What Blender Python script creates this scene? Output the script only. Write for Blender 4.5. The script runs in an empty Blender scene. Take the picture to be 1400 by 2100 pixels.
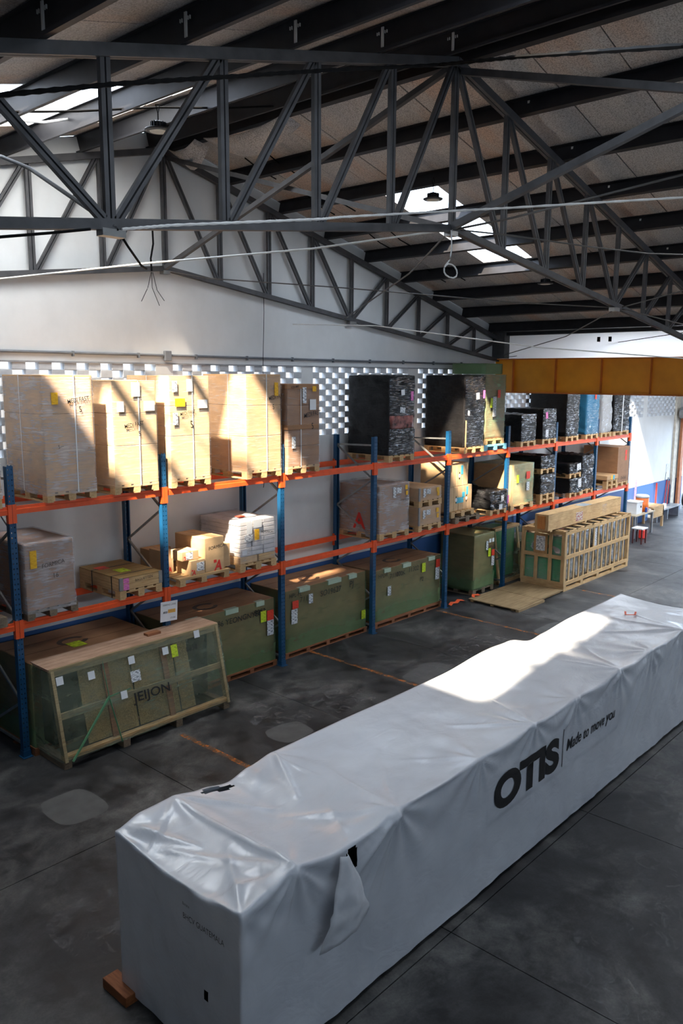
import bpy, bmesh, math, random
from mathutils import Vector, Matrix, noise
random.seed(7)
S = bpy.context.scene
COL = S.collection
# ------------------------------------------------------------------ camera
F = 1662.93
TH, AZ, RO = 0.165988, 0.733685, 0.005564
fh = Vector((math.cos(AZ), math.sin(AZ), 0)); rr = Vector((math.sin(AZ), -math.cos(AZ), 0))
fw = fh*math.cos(TH) - Vector((0, 0, math.sin(TH))); uu = rr.cross(fw)
r2 = rr*math.cos(RO) + uu*math.sin(RO); u2 = r2.cross(fw)
cd = bpy.data.cameras.new('camera'); cam = bpy.data.objects.new('camera', cd); COL.objects.link(cam)
cd.sensor_fit = 'VERTICAL'; cd.sensor_height = 36; cd.lens = 36*F/2100; cd.clip_end = 300; cd.clip_start = 0.05
R = Matrix((r2, u2, -fw)).transposed().to_4x4(); R.translation = Vector((0, 0, 5.6)); cam.matrix_world = R
S.camera = cam
# ------------------------------------------------------------------ world, sun, exposure
W = bpy.data.worlds.new('sky'); S.world = W; W.use_nodes = True
wn = W.node_tree.nodes; bg = wn['Background']; bg.inputs[0].default_value = (0.66, 0.81, 1.0, 1); bg.inputs[1].default_value = 6.5
SUN_D = Vector((1, .49, -1.35)).normalized()
sl = bpy.data.lights.new('sun', 'SUN'); sl.energy = 45; sl.angle = 0.038; sl.color = (1.0, .83, .62)
so = bpy.data.objects.new('sun', sl); COL.objects.link(so); so.rotation_euler = SUN_D.to_track_quat('-Z', 'Y').to_euler()
so.location = (0, 0, 30)
vs = S.view_settings; vs.view_transform = 'Standard'; vs.look = 'None'; vs.gamma = 1; vs.use_curve_mapping = False; vs.exposure = 0.0

# ------------------------------------------------------------------ materials
MATS = {}
def lin(c):
    return tuple((x/255/12.92 if x/255 <= .04045 else ((x/255+.055)/1.055)**2.4) for x in c) + (1,)
def newmat(name):
    m = bpy.data.materials.new(name); m.use_nodes = True; MATS[name] = m
    n = m.node_tree.nodes; l = m.node_tree.links
    return m, n, l, n['Principled BSDF']
def coord(n, l, scale=(1, 1, 1), kind='Object', rot=(0, 0, 0)):
    t = n.new('ShaderNodeTexCoord'); mp = n.new('ShaderNodeMapping')
    mp.inputs['Scale'].default_value = scale; mp.inputs['Rotation'].default_value = rot
    if kind == 'World':
        g = n.new('ShaderNodeNewGeometry'); l.new(g.outputs['Position'], mp.inputs['Vector'])
    else: l.new(t.outputs[kind], mp.inputs['Vector'])
    return mp.outputs[0]
def noi(n, l, vec, scale=5, detail=4, rough=.55, dist=0):
    t = n.new('ShaderNodeTexNoise'); t.inputs['Scale'].default_value = scale; t.inputs['Detail'].default_value = detail
    t.inputs['Roughness'].default_value = rough; t.inputs['Distortion'].default_value = dist
    if vec: l.new(vec, t.inputs['Vector'])
    return t.outputs['Fac']
def ramp(n, l, fac, stops):
    r = n.new('ShaderNodeValToRGB'); e = r.color_ramp.elements
    while len(e) < len(stops): e.new(.5)
    for i, (p, c) in enumerate(stops):
        e[i].position = p; e[i].color = c if len(c) == 4 else tuple(c)+(1,)
    l.new(fac, r.inputs[0]); return r.outputs[0]
def mixc(n, l, f, a, b, mode='MIX'):
    x = n.new('ShaderNodeMix'); x.data_type = 'RGBA'; x.blend_type = mode
    for s, v in ((x.inputs[0], f), (x.inputs[6], a), (x.inputs[7], b)):
        if hasattr(v, 'is_output') or isinstance(v, bpy.types.NodeSocket): l.new(v, s)
        else: s.default_value = v
    return x.outputs[2]
def bump(n, l, p, fac, strength=.3, dist=.01):
    b = n.new('ShaderNodeBump'); b.inputs['Strength'].default_value = strength; b.inputs['Distance'].default_value = dist
    l.new(fac, b.inputs['Height']); l.new(b.outputs[0], p.inputs['Normal']); return b
def simple(name, col, rough=.6, metal=0, var=.12, scale=6, sv=(1, 1, 1), bstr=.15, spec=.5, kind='Object', bscale=None, coat=0):
    m, n, l, p = newmat(name); c = lin(col)
    v = coord(n, l, sv, kind); f = noi(n, l, v, scale)
    lo = tuple(x*(1-var*2) for x in c[:3]); hi = tuple(min(1, x*(1+var)) for x in c[:3])
    l.new(ramp(n, l, f, [(.3, lo), (.7, hi)]), p.inputs['Base Color'])
    p.inputs['Roughness'].default_value = rough; p.inputs['Metallic'].default_value = metal; p.inputs['Specular IOR Level'].default_value = spec
    p.inputs['Coat Weight'].default_value = coat
    if bstr: bump(n, l, p, noi(n, l, v, bscale or scale*4), bstr, .004)
    return m
def wood(name, c1, c2, axis=0, rough=.7, scale=3):
    m, n, l, p = newmat(name)
    s = [14, 14, 14]; s[axis] = 1.2
    v = coord(n, l, s); f = noi(n, l, v, scale, 5, .6, .6); g = noi(n, l, coord(n, l, (1, 1, 1), 'World'), 2.2, 2)
    a = ramp(n, l, f, [(.3, lin(c1)), (.7, lin(c2))])
    l.new(mixc(n, l, .55, a, ramp(n, l, g, [(.3, (.55, .5, .45)), (.7, (1, 1, 1))]), 'MULTIPLY'), p.inputs['Base Color'])
    p.inputs['Roughness'].default_value = rough; bump(n, l, p, f, .25, .003); return m
steel_dark = simple('dark_truss_steel', (80, 80, 82), .55, .2, .15, 5)
purlin_m = simple('purlin_steel', (46, 46, 50), .5, .35, .15, 4)
galv = simple('galvanised_brace', (150, 150, 148), .4, .6, .1, 9)
orange = simple('orange_rack_paint', (236, 88, 34), .42, 0, .06, 8, bstr=.05)
blue = simple('blue_rack_paint', (20, 76, 116), .4, 0, .08, 8, bstr=.05)
ochre = simple('ochre_beam_paint', (252, 166, 36), .5, 0, .08, 1.5, bstr=.08)
ochre_d = simple('ochre_flange_paint', (214, 122, 50), .5, 0, .1, 3)
cable_b = simple('black_cable', (10, 10, 11), .8, 0, .1, spec=.15)
cable_w = simple('white_cable', (215, 215, 212), .6, 0, .08)
rod_m = simple('tie_rod_steel', (96, 94, 92), .5, .4, .1)
pvc = simple('grey_conduit', (118, 122, 128), .5, 0, .08)
pine0 = wood('pine_along_x', (190, 150, 98), (226, 192, 142), 0)
pine1 = wood('pine_along_y', (186, 148, 98), (224, 190, 142), 1)
pine2 = wood('pine_along_z', (188, 150, 100), (226, 194, 146), 2)
oldw = wood('weathered_pallet_wood', (96, 84, 70), (150, 132, 108), 1)
redw = wood('reddish_pallet_wood', (128, 76, 46), (176, 118, 78), 0)
greenw = wood('pale_board_along_x', (150, 132, 96), (190, 172, 130), 0)
pale_blue_w = simple('pale_blue_pallet_paint', (120, 190, 214), .6, 0, .08, 6)
ply = wood('plywood_sheet', (140, 116, 82), (176, 150, 110), 0, .75, 1.5)
osb, n, l, p = newmat('chipboard')
vv = coord(n, l, (1, 1, 1)); vo = n.new('ShaderNodeTexVoronoi'); vo.inputs['Scale'].default_value = 80; l.new(vv, vo.inputs['Vector'])
l.new(ramp(n, l, vo.outputs['Color'], [(.1, lin((134, 112, 66))), (.9, lin((182, 156, 104)))]), p.inputs['Base Color']); p.inputs['Roughness'].default_value = .8

def cardboard(name, c, tone=.1):
    m, n, l, p = newmat(name); cc = lin(c)
    f = noi(n, l, coord(n, l, (1.2, 1.2, 3)), 2.2, 5, .6); g = noi(n, l, coord(n, l, (2, 2, 120)), 2, 2)
    a = ramp(n, l, f, [(.3, tuple(x*(1-2*tone) for x in cc[:3])), (.72, tuple(min(1, x*(1+tone)) for x in cc[:3]))])
    l.new(a, p.inputs['Base Color']); p.inputs['Roughness'].default_value = .62
    bump(n, l, p, g, .08, .002); return m
card = cardboard('cardboard', (196, 156, 112))
card_d = cardboard('cardboard_dark', (158, 116, 82))
card_l = cardboard('cardboard_pale', (206, 172, 130))
def film(name, col=(.9, .92, .95), base=.10, hi=.6, lo_t=.52, hi_t=.72, streak=(1.2, 1.2, 16), rough=.22, gz=None, metal=0):
    m, n, l, p = newmat(name); n.remove(p); out = n['Material Output']
    v = coord(n, l, streak); f = noi(n, l, v, 2.6, 6, .65, .5)
    f2 = noi(n, l, coord(n, l, (1, 1, 1.6)), 2.1, 3)
    r = ramp(n, l, f, [(lo_t, (base,)*3), (hi_t, (hi,)*3)])
    r2_ = ramp(n, l, f2, [(.35, (.35,)*3), (.7, (1,)*3)])
    mm = n.new('ShaderNodeMath'); mm.operation = 'MULTIPLY'; l.new(r, mm.inputs[0]); l.new(r2_, mm.inputs[1])
    fac = mm.outputs[0]
    if gz:
        sx = n.new('ShaderNodeSeparateXYZ'); t = n.new('ShaderNodeTexCoord'); l.new(t.outputs['Object'], sx.inputs[0])
        ad = n.new('ShaderNodeMath'); ad.operation = 'ADD'
        w = n.new('ShaderNodeMath'); w.operation = 'MULTIPLY'; w.inputs[1].default_value = .5; l.new(noi(n, l, coord(n, l, (1, 1, 2)), 2, 3), w.inputs[0])
        l.new(sx.outputs[2], ad.inputs[0]); l.new(w.outputs[0], ad.inputs[1])
        g = ramp(n, l, ad.outputs[0], gz)
        m3 = n.new('ShaderNodeMath'); m3.operation = 'MAXIMUM'; l.new(g, m3.inputs[0]); l.new(fac, m3.inputs[1]); fac = m3.outputs[0]
    tr = n.new('ShaderNodeBsdfTransparent'); pr = n.new('ShaderNodeBsdfPrincipled')
    pr.inputs['Base Color'].default_value = tuple(col)+(1,); pr.inputs['Roughness'].default_value = rough; pr.inputs['Metallic'].default_value = metal
    bb = n.new('ShaderNodeBump'); bb.inputs['Strength'].default_value = .7; bb.inputs['Distance'].default_value = .01; l.new(f, bb.inputs['Height']); l.new(bb.outputs[0], pr.inputs['Normal'])
    mx = n.new('ShaderNodeMixShader'); l.new(fac, mx.inputs[0]); l.new(tr.outputs[0], mx.inputs[1]); l.new(pr.outputs[0], mx.inputs[2]); l.new(mx.outputs[0], out.inputs[0])
    return m
clear = film('clear_stretch_film', base=.12, hi=.55)
clear2 = film('cloudy_stretch_film', (.8, .79, .82), base=.38, hi=.75, lo_t=.45)
gfilm = film('green_stretch_film', (.15, .28, .13), base=.38, hi=.68, lo_t=.42, gz=[(.2, (.85,)*3), (1.0, (.35,)*3)], rough=.3)
gfilm2 = film('pale_green_film', (.36, .5, .3), base=.5, hi=.85, lo_t=.4, rough=.25)
dfilm = film('dim_green_film', (.24, .28, .19), base=.5, hi=.85, lo_t=.46, streak=(1.5, 1.5, 30), rough=.3)
def blackwrap(name, col=(.012, .012, .014), rough=.24, stripes=22, bs=.9):
    m, n, l, p = newmat(name); p.inputs['Base Color'].default_value = tuple(col)+(1,); p.inputs['Roughness'].default_value = rough
    p.inputs['Specular IOR Level'].default_value = .32
    f = noi(n, l, coord(n, l, (2.5, 2.5, stripes)), 2.2, 6, .7, 1.2); bump(n, l, p, f, bs, .03); return m
blackw = blackwrap('black_stretch_wrap', (.008, .008, .009), rough=.16, bs=1.0)
glint = film('painted_glint_streaks', (.85, .86, .9), base=.03, hi=.85, lo_t=.5, hi_t=.66, streak=(2.2, 2.2, 13), rough=.2, metal=1); bluew = blackwrap('blue_stretch_wrap', (.03, .17, .30), .35, 18, .6)  # glint: highlight streaks painted as a mask, laid over the wrap
silverw = blackwrap('silver_grey_wrap', (.45, .45, .45), .3, 14, .9)
paper = simple('paper_label', (226, 228, 230), .6, 0, .03, 3, bstr=0)
def printed(name, c1, c2, sc=60):
    m, n, l, p = newmat(name)
    f = noi(n, l, coord(n, l, (8, 8, sc)), 2, 1); l.new(ramp(n, l, f, [(.44, lin(c2)), (.5, lin(c1))]), p.inputs['Base Color']); p.inputs['Roughness'].default_value = .55; return m
prn = printed('printed_white_label', (230, 232, 235), (120, 124, 132))
yel = printed('yellow_label', (244, 190, 40), (226, 164, 20)); lime = printed('lime_label', (206, 226, 40), (170, 190, 30))
redl = printed('red_label', (240, 70, 44), (224, 60, 38)); pink = printed('pink_label', (226, 130, 190), (200, 90, 160))
tape = simple('pale_tape', (182, 200, 178), .35, 0, .05, 6)
ink = simple('black_ink', (24, 22, 22), .6, 0, .0, bstr=0); redink = simple('red_print', (214, 52, 40), .6, 0, .05, bstr=0)
cyan = simple('cyan_tape_print', (70, 176, 204), .5, 0, .05)
strapw = simple('white_strap', (225, 228, 230), .35, 0, .03, bstr=0); strapb = simple('black_strap', (20, 20, 22), .4, 0, 0, bstr=0)
strapg = simple('green_strap', (96, 150, 110), .4, 0, .1, bstr=0); strapo = simple('orange_strap', (240, 96, 48), .5, 0, .08, bstr=0)
dark = simple('dark_interior', (14, 14, 15), .8, 0, .1)
greenp = simple('green_plastic_panel', (30, 140, 84), .3, 0, .12, 3)
rubber = simple('rubber', (20, 20, 20), .7)
# white plastic cover
cover_m, n, l, p = newmat('white_plastic_cover'); p.inputs['Roughness'].default_value = .26; p.inputs['Specular IOR Level'].default_value = .8
f = noi(n, l, coord(n, l, (1, 1, 1)), 1.3, 3); l.new(ramp(n, l, f, [(.3, lin((205, 208, 214))), (.7, lin((222, 225, 230)))]), p.inputs['Base Color'])
f = noi(n, l, coord(n, l, (1, 1.6, 1.4)), 2.6, 4, .45, 3.0); bump(n, l, p, f, .22, .02)
# wall paint, dado
def wallmat(name, base, dado_z=None, dado=(46, 90, 148)):
    m, n, l, p = newmat(name)
    v = coord(n, l, (1, 1, 1), 'World'); f = noi(n, l, v, .7, 5, .6); c = lin(base)
    a = ramp(n, l, f, [(.3, tuple(x*.86 for x in c[:3])), (.65, c)])
    st = noi(n, l, coord(n, l, (1.2, 1.2, .5), 'World'), 1.2, 4); a = mixc(n, l, .14, a, ramp(n, l, st, [(.35, (.6, .57, .52)), (.6, (1, 1, 1))]), 'MULTIPLY')
    if dado_z:
        g = n.new('ShaderNodeNewGeometry'); sx = n.new('ShaderNodeSeparateXYZ'); l.new(g.outputs['Position'], sx.inputs[0])
        t = n.new('ShaderNodeMath'); t.operation = 'LESS_THAN'; t.inputs[1].default_value = dado_z; l.new(sx.outputs[2], t.inputs[0])
        a = mixc(n, l, t.outputs[0], a, lin(dado))
    l.new(a, p.inputs['Base Color']); p.inputs['Roughness'].default_value = .6
    bump(n, l, p, noi(n, l, v, 30, 3), .1, .004); return m
wall_m = wallmat('white_wall_paint', (224, 226, 226), 1.47); wall2_m = wallmat('plain_wall_paint', (205, 207, 208)); wall3_m = wallmat('dark_wall_paint', (64, 66, 72))
block_m = simple('grey_vent_block', (196, 199, 203), .8, 0, .08, 6)
# concrete
floor_m, n, l, p = newmat('worn_concrete')
v = coord(n, l, (1, 1, 1), 'World')
big = noi(n, l, v, .55, 6, .65, .6); mid = noi(n, l, v, 2.6, 7, .7, .4); fine = noi(n, l, v, 40, 3, .6)
a = ramp(n, l, big, [(.34, lin((36, 36, 38))), (.5, lin((64, 64, 65))), (.66, lin((104, 103, 101)))])
b = ramp(n, l, mid, [(.38, (.3, .3, .31)), (.5, (.8, .8, .8)), (.66, (1.3, 1.28, 1.25))])
a = mixc(n, l, 1, a, b, 'MULTIPLY'); a = mixc(n, l, .4, a, ramp(n, l, fine, [(.35, (.6, .6, .6)), (.6, (1.1, 1.1, 1.1))]), 'MULTIPLY')
l.new(a, p.inputs['Base Color'])
l.new(ramp(n, l, mid, [(.3, (.42,)*3), (.7, (.7,)*3)]), p.inputs['Roughness']); bump(n, l, p, mid, .12, .01)
patch_m = simple('pale_concrete_repair', (92, 92, 91), .7, 0, .1, 4)
# worn painted line
line_m, n, l, p = newmat('worn_orange_floor_paint'); out = n['Material Output']
p.inputs['Base Color'].default_value = lin((196, 122, 58)); p.inputs['Roughness'].default_value = .7
tr = n.new('ShaderNodeBsdfTransparent'); mx = n.new('ShaderNodeMixShader')
l.new(ramp(n, l, noi(n, l, coord(n, l, (1, 1, 1), 'World'), 7, 6, .7), [(.42, (0, 0, 0)), (.6, (.75, .75, .75))]), mx.inputs[0])
l.new(tr.outputs[0], mx.inputs[1]); l.new(p.outputs[0], mx.inputs[2]); l.new(mx.outputs[0], out.inputs[0])
# roof insulation
roof_m, n, l, p = newmat('foil_roof_insulation')
v = coord(n, l, (1, 1, 1), 'World'); sp = noi(n, l, v, 55, 3, .8); bg_ = noi(n, l, coord(n, l, (.25, .9, .25), 'World'), 1.2, 4, .6)
a = ramp(n, l, bg_, [(.35, lin((212, 186, 168))), (.5, lin((206, 202, 198))), (.7, lin((176, 178, 182)))])
a = mixc(n, l, 1, a, ramp(n, l, sp, [(.4, (.45, .43, .42)), (.55, (1, 1, 1))]), 'MULTIPLY')
l.new(a, p.inputs['Base Color']); p.inputs['Roughness'].default_value = .45; p.inputs['Metallic'].default_value = .0
bump(n, l, p, noi(n, l, coord(n, l, (1, 14, 1), 'World'), 3, 3), .25, .01)
def pane_mat(name, tw):
    m, n, l, p = newmat(name); n.remove(p)
    t = n.new('ShaderNodeBsdfTransparent'); t.inputs[0].default_value = (.93, .96, 1, 1); d = n.new('ShaderNodeBsdfTranslucent'); d.inputs[0].default_value = (.82, .88, .95, 1)
    x = n.new('ShaderNodeMixShader'); x.inputs[0].default_value = 1-tw; l.new(t.outputs[0], x.inputs[1]); l.new(d.outputs[0], x.inputs[2]); l.new(x.outputs[0], n['Material Output'].inputs[0]); return m
pane_clear = pane_mat('clear_skylight_sheet', .78); pane_frost = pane_mat('frosted_skylight_sheet', .12)
lamp_lens = simple('lamp_lens', (215, 210, 196), .3, 0, .02, bstr=0); lamp_body = simple('lamp_body', (52, 54, 58), .4, .5, .05)

# ------------------------------------------------------------------ mesh helpers
def bx(bm, x0, x1, y0, y1, z0, z1, M=None):
    vs_ = [bm.verts.new((x, y, z)) for z in (z0, z1) for y in (y0, y1) for x in (x0, x1)]
    if M is not None:
        for v_ in vs_: v_.co = M @ v_.co
    for f_ in ((0, 2, 3, 1), (4, 5, 7, 6), (0, 1, 5, 4), (2, 6, 7, 3), (0, 4, 6, 2), (1, 3, 7, 5)): bm.faces.new([vs_[i] for i in f_])
def obj(name, bm, m, parent=None, loc=None, smooth=False, bevel=0):
    if isinstance(bm, bmesh.types.BMesh):
        if bevel: bmesh.ops.bevel(bm, geom=bm.edges[:], offset=bevel, segments=1, affect='EDGES', clamp_overlap=True)
        me = bpy.data.meshes.new(name); bm.to_mesh(me); bm.free()
    else: me = bm
    if not me.materials: me.materials.append(m)
    if smooth: me.polygons.foreach_set('use_smooth', [True]*len(me.polygons))
    o = bpy.data.objects.new(name, me); COL.objects.link(o)
    if parent: o.parent = parent
    if loc: o.location = loc
    return o
def box(name, dims, m, parent=None, bevel=0, loc=None):
    bm = bmesh.new(); bx(bm, *dims); return obj(name, bm, m, parent, loc, bevel=bevel)
def tag(o, label, cat, group=None):
    o['label'] = label; o['category'] = cat
    if group: o['group'] = group
    return o
def thing(name, label, cat, loc=(0, 0, 0), group=None, rz=0):
    o = bpy.data.objects.new(name, None); COL.objects.link(o); o.location = loc; o.rotation_euler = (0, 0, rz); o.empty_display_size = .2
    return tag(o, label, cat, group)
def bar(bm, a, b, w, h=None, up=(0, 0, 1)):
    a = Vector(a); b = Vector(b); d = b-a; L = d.length; d.normalize(); h = h or w
    up = Vector(up)
    if abs(d.dot(up)) > .99: up = Vector((1, 0, 0))
    s = d.cross(up).normalized(); t = s.cross(d)
    M = Matrix((s, d, t)).transposed().to_4x4(); M.translation = a
    bx(bm, -w/2, w/2, 0, L, -h/2, h/2, M)
def tube(bm, pts, r, seg=6, twist=False):
    pts = [Vector(p_) for p_ in pts]; rings = []
    for i, p_ in enumerate(pts):
        d = (pts[min(i+1, len(pts)-1)]-pts[max(i-1, 0)]).normalized()
        up = Vector((0, 0, 1)) if abs(d.z) < .9 else Vector((1, 0, 0)); s = d.cross(up).normalized(); t = s.cross(d)
        rr_ = r*(1+.35*(i % 2)) if twist else r
        rings.append([bm.verts.new(p_+(s*math.cos(q*2*math.pi/seg)+t*math.sin(q*2*math.pi/seg))*rr_) for q in range(seg)])
    for a_, b_ in zip(rings, rings[1:]):
        for q in range(seg): bm.faces.new((a_[q], a_[(q+1) % seg], b_[(q+1) % seg], b_[q]))
    bm.faces.new(rings[0][::-1]); bm.faces.new(rings[-1])
def sag(a, b, s, nseg=14):
    a = Vector(a); b = Vector(b); return [a.lerp(b, i/nseg)-Vector((0, 0, s*4*(i/nseg)*(1-i/nseg))) for i in range(nseg+1)]
def lathe(bm, prof, c=(0, 0, 0), seg=24, cap=True):
    c = Vector(c); rings = [[bm.verts.new(c+Vector((r_*math.cos(q*2*math.pi/seg), r_*math.sin(q*2*math.pi/seg), z_))) for q in range(seg)] for r_, z_ in prof]
    for a_, b_ in zip(rings, rings[1:]):
        for q in range(seg): bm.faces.new((a_[q], a_[(q+1) % seg], b_[(q+1) % seg], b_[q]))
    if cap: bm.faces.new(rings[0][::-1]); bm.faces.new(rings[-1])
def gridbox(x0, x1, y0, y1, z0, z1, nx, ny, nz, fn=None, bottom=True, top=True, smooth=0):
    bm = bmesh.new(); V = {}
    def gv(i, j, k):
        if (i, j, k) not in V: V[(i, j, k)] = bm.verts.new((x0+(x1-x0)*i/nx, y0+(y1-y0)*j/ny, z0+(z1-z0)*k/nz))
        return V[(i, j, k)]
    for i in range(nx):
        for k in range(nz):
            bm.faces.new((gv(i, 0, k), gv(i+1, 0, k), gv(i+1, 0, k+1), gv(i, 0, k+1)))
            bm.faces.new((gv(i, ny, k), gv(i, ny, k+1), gv(i+1, ny, k+1), gv(i+1, ny, k)))
        for j in range(ny):
            if top: bm.faces.new((gv(i, j, nz), gv(i+1, j, nz), gv(i+1, j+1, nz), gv(i, j+1, nz)))
            if bottom: bm.faces.new((gv(i, j, 0), gv(i, j+1, 0), gv(i+1, j+1, 0), gv(i+1, j, 0)))
    for j in range(ny):
        for k in range(nz):
            bm.faces.new((gv(0, j, k), gv(0, j, k+1), gv(0, j+1, k+1), gv(0, j+1, k)))
            bm.faces.new((gv(nx, j, k), gv(nx, j+1, k), gv(nx, j+1, k+1), gv(nx, j, k+1)))
    for _ in range(smooth): bmesh.ops.smooth_vert(bm, verts=bm.verts[:], factor=.5, use_axis_x=True, use_axis_y=True, use_axis_z=True)
    if fn:
        bm.normal_update()
        for v_ in bm.verts: v_.co += fn(v_.co.copy(), v_.normal.copy())
    return bm
def lump(amp, sc, seed, horiz=1.0):
    off = Vector((seed*3.1, seed*1.7, seed*.9))
    def fn(c, nn): 
        q = Vector((c.x*sc, c.y*sc, c.z*sc*horiz))+off
        return nn*amp*(noise.noise(q)+.5*noise.noise(q*2.3))
    return fn
TXT = {}
def text(s, size, m, parent, origin, xdir, updir, name='handwriting', offset=.0, shear=0, sx=1, extr=.0008, jitter=0, label=None):
    key = (s, offset, shear)
    cu = bpy.data.curves.new('t', 'FONT'); cu.body = s; cu.size = 1; cu.offset = offset; cu.shear = shear; cu.extrude = 0; cu.resolution_u = 3; cu.align_x = 'LEFT'
    to = bpy.data.objects.new('t', cu); me = to.to_mesh().copy(); bpy.data.objects.remove(to); bpy.data.curves.remove(cu)
    xd = Vector(xdir).normalized(); ud = Vector(updir).normalized(); nd = xd.cross(ud)
    o_ = Vector(origin)
    rnd = random.Random(len(s)*7+ord(s[0]))
    for v_ in me.vertices:
        x, y = v_.co.x*size*sx, v_.co.y*size
        if jitter: y += jitter*size*noise.noise(Vector((v_.co.x*1.2, ord(s[0]), 0)))
        v_.co = o_+xd*x+ud*y+nd*extr
    me.name = name
    return obj(name, me, m, parent)

# ------------------------------------------------------------------ building shell
YW = 12.29; XP = 8.87; ZR = 9.72; SL = .249
def roofz(x): return ZR-SL*abs(x-XP)
def struct(o): o['kind'] = 'structure'; return o
# floor slabs
fl = struct(box('floor', (-6, 60, -12, 17, -.14, -.012), simple('floor_joint', (26, 26, 27), .9), None))
xs = [-5.9, -2, 2.1, 6.31, 9.44, 13.3, 16.9, 20.0, 24.5, 29, 33.6, 38, 46, 59]; ys = [-11.8, -8, -3.9, .1, 4.15, 8.2, 12.3, 16.8]
for i in range(len(xs)-1):
    for j in range(len(ys)-1):
        box('slab', (xs[i]+.006, xs[i+1]-.006, ys[j]+.006, ys[j+1]-.006, -.03, 0), floor_m, fl)
def blob(name, cx, cy, rx, ry, m, parent, z=.0015, seed=0, ang=0):
    bm = bmesh.new(); vv_ = []
    for q in range(28):
        t = q*2*math.pi/28; e = .6
        x = abs(math.cos(t))**e*math.copysign(1, math.cos(t)); y = abs(math.sin(t))**e*math.copysign(1, math.sin(t))
        k = 1+.12*noise.noise(Vector((math.cos(t)*1.5, math.sin(t)*1.5, seed)))
        x, y = x*rx*k, y*ry*k
        vv_.append(bm.verts.new((cx+x*math.cos(ang)-y*math.sin(ang), cy+x*math.sin(ang)+y*math.cos(ang), z)))
    bm.faces.new(vv_); return obj(name, bm, m, parent)
blob('concrete_patch', 5.0, 9.2, .36, .42, patch_m, fl, seed=1); blob('concrete_patch', 8.5, 8.75, .36, .3, patch_m, fl, seed=2)
blob('concrete_patch', 12.15, 8.6, .6, .4, patch_m, fl, seed=3); blob('concrete_patch', 16.3, 8.2, .6, .3, patch_m, fl, seed=5)
for x, y0, y1 in ((11.48, 4.4, 11.2), (7.28, 6.6, 9.95), (15.7, 4.5, 11.1), (19.9, 4.5, 9.3)):
    bm = bmesh.new(); vv_ = [bm.verts.new(c) for c in ((x-.045, y0, .001), (x+.045, y0, .001), (x+.045, y1, .001), (x-.045, y1, .001))]; bm.faces.new(vv_); obj('painted_line', bm, line_m, fl)
sm_, n, l, p = newmat('pale_floor_scuff'); p.inputs['Base Color'].default_value = lin((150, 150, 150)); p.inputs['Roughness'].default_value = .8
tr = n.new('ShaderNodeBsdfTransparent'); mx = n.new('ShaderNodeMixShader')
l.new(ramp(n, l, noi(n, l, coord(n, l, (1, 1, 1), 'World'), 5, 8, .75, 1.0), [(.5, (0, 0, 0)), (.72, (.5, .5, .5))]), mx.inputs[0])
l.new(tr.outputs[0], mx.inputs[1]); l.new(p.outputs[0], mx.inputs[2]); l.new(mx.outputs[0], n['Material Output'].inputs[0])
for q, (cx, cy, rx, ry, an) in enumerate(((8.3, 2.9, .9, .35, .5), (6.8, 2.8, .7, .25, .9), (10.5, 3.6, 1.2, .4, .2), (5.6, 7.6, .9, .5, .3), (13.5, 8.6, 1.6, .6, .1), (9.5, 9.3, 1.3, .6, -.2), (4.0, 6.9, .5, .5, 0))):
    blob('floor_scuff', cx, cy, rx, ry, sm_, fl, .0022, q+3, an)
# back wall with vent openings
VZ0, VZ1 = 4.32, 5.80
vents = [(-1.9, 1.36), (1.73, 5.0), (5.37, 8.67), (9.04, 12.34), (12.69, 16.04), (16.44, 19.72), (20.15, 23.3), (23.75, 27.0), (27.45, 30.74), (31.11, 34.13)]
bm = bmesh.new(); bx(bm, -2.6, 35.4, YW, YW+.16, 0, VZ0-.2)
edges = [-2.6]+[v_ for p_ in vents for v_ in p_]+[35.4]
for a_, b_ in zip(edges[0::2], edges[1::2]): bx(bm, a_, b_, YW, YW+.16, VZ0-.2, VZ1)
for a_, b_ in vents[:6]: bx(bm, a_, b_, YW, YW+.16, VZ0-.2, VZ0)
bx(bm, 20, 35.4, YW, YW+.16, VZ1, 6.9)
vv_ = []
for y in (YW, YW+.16): vv_.append([bm.verts.new(c) for c in ((-2.6, y, VZ1), (20, y, VZ1), (20, y, roofz(20)), (XP, y, ZR), (-2.6, y, roofz(-2.6)))])
bm.faces.new(vv_[0]); bm.faces.new(vv_[1][::-1])
for i in range(5): bm.faces.new((vv_[0][i], vv_[1][i], vv_[1][(i+1) % 5], vv_[0][(i+1) % 5]))
wb = struct(obj('wall_back', bm, wall_m))
bmk = bmesh.new(); CW, CH = .2148, .1233
bx(bmk, 0, CW, 0, .13, 0, CH); blk = bpy.data.meshes.new('vent_block'); bmk.normal_update(); 
bmesh.ops.bevel(bmk, geom=bmk.edges[:], offset=.006, segments=1, affect='EDGES'); bmk.to_mesh(blk); bmk.free(); blk.materials.append(block_m)
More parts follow.
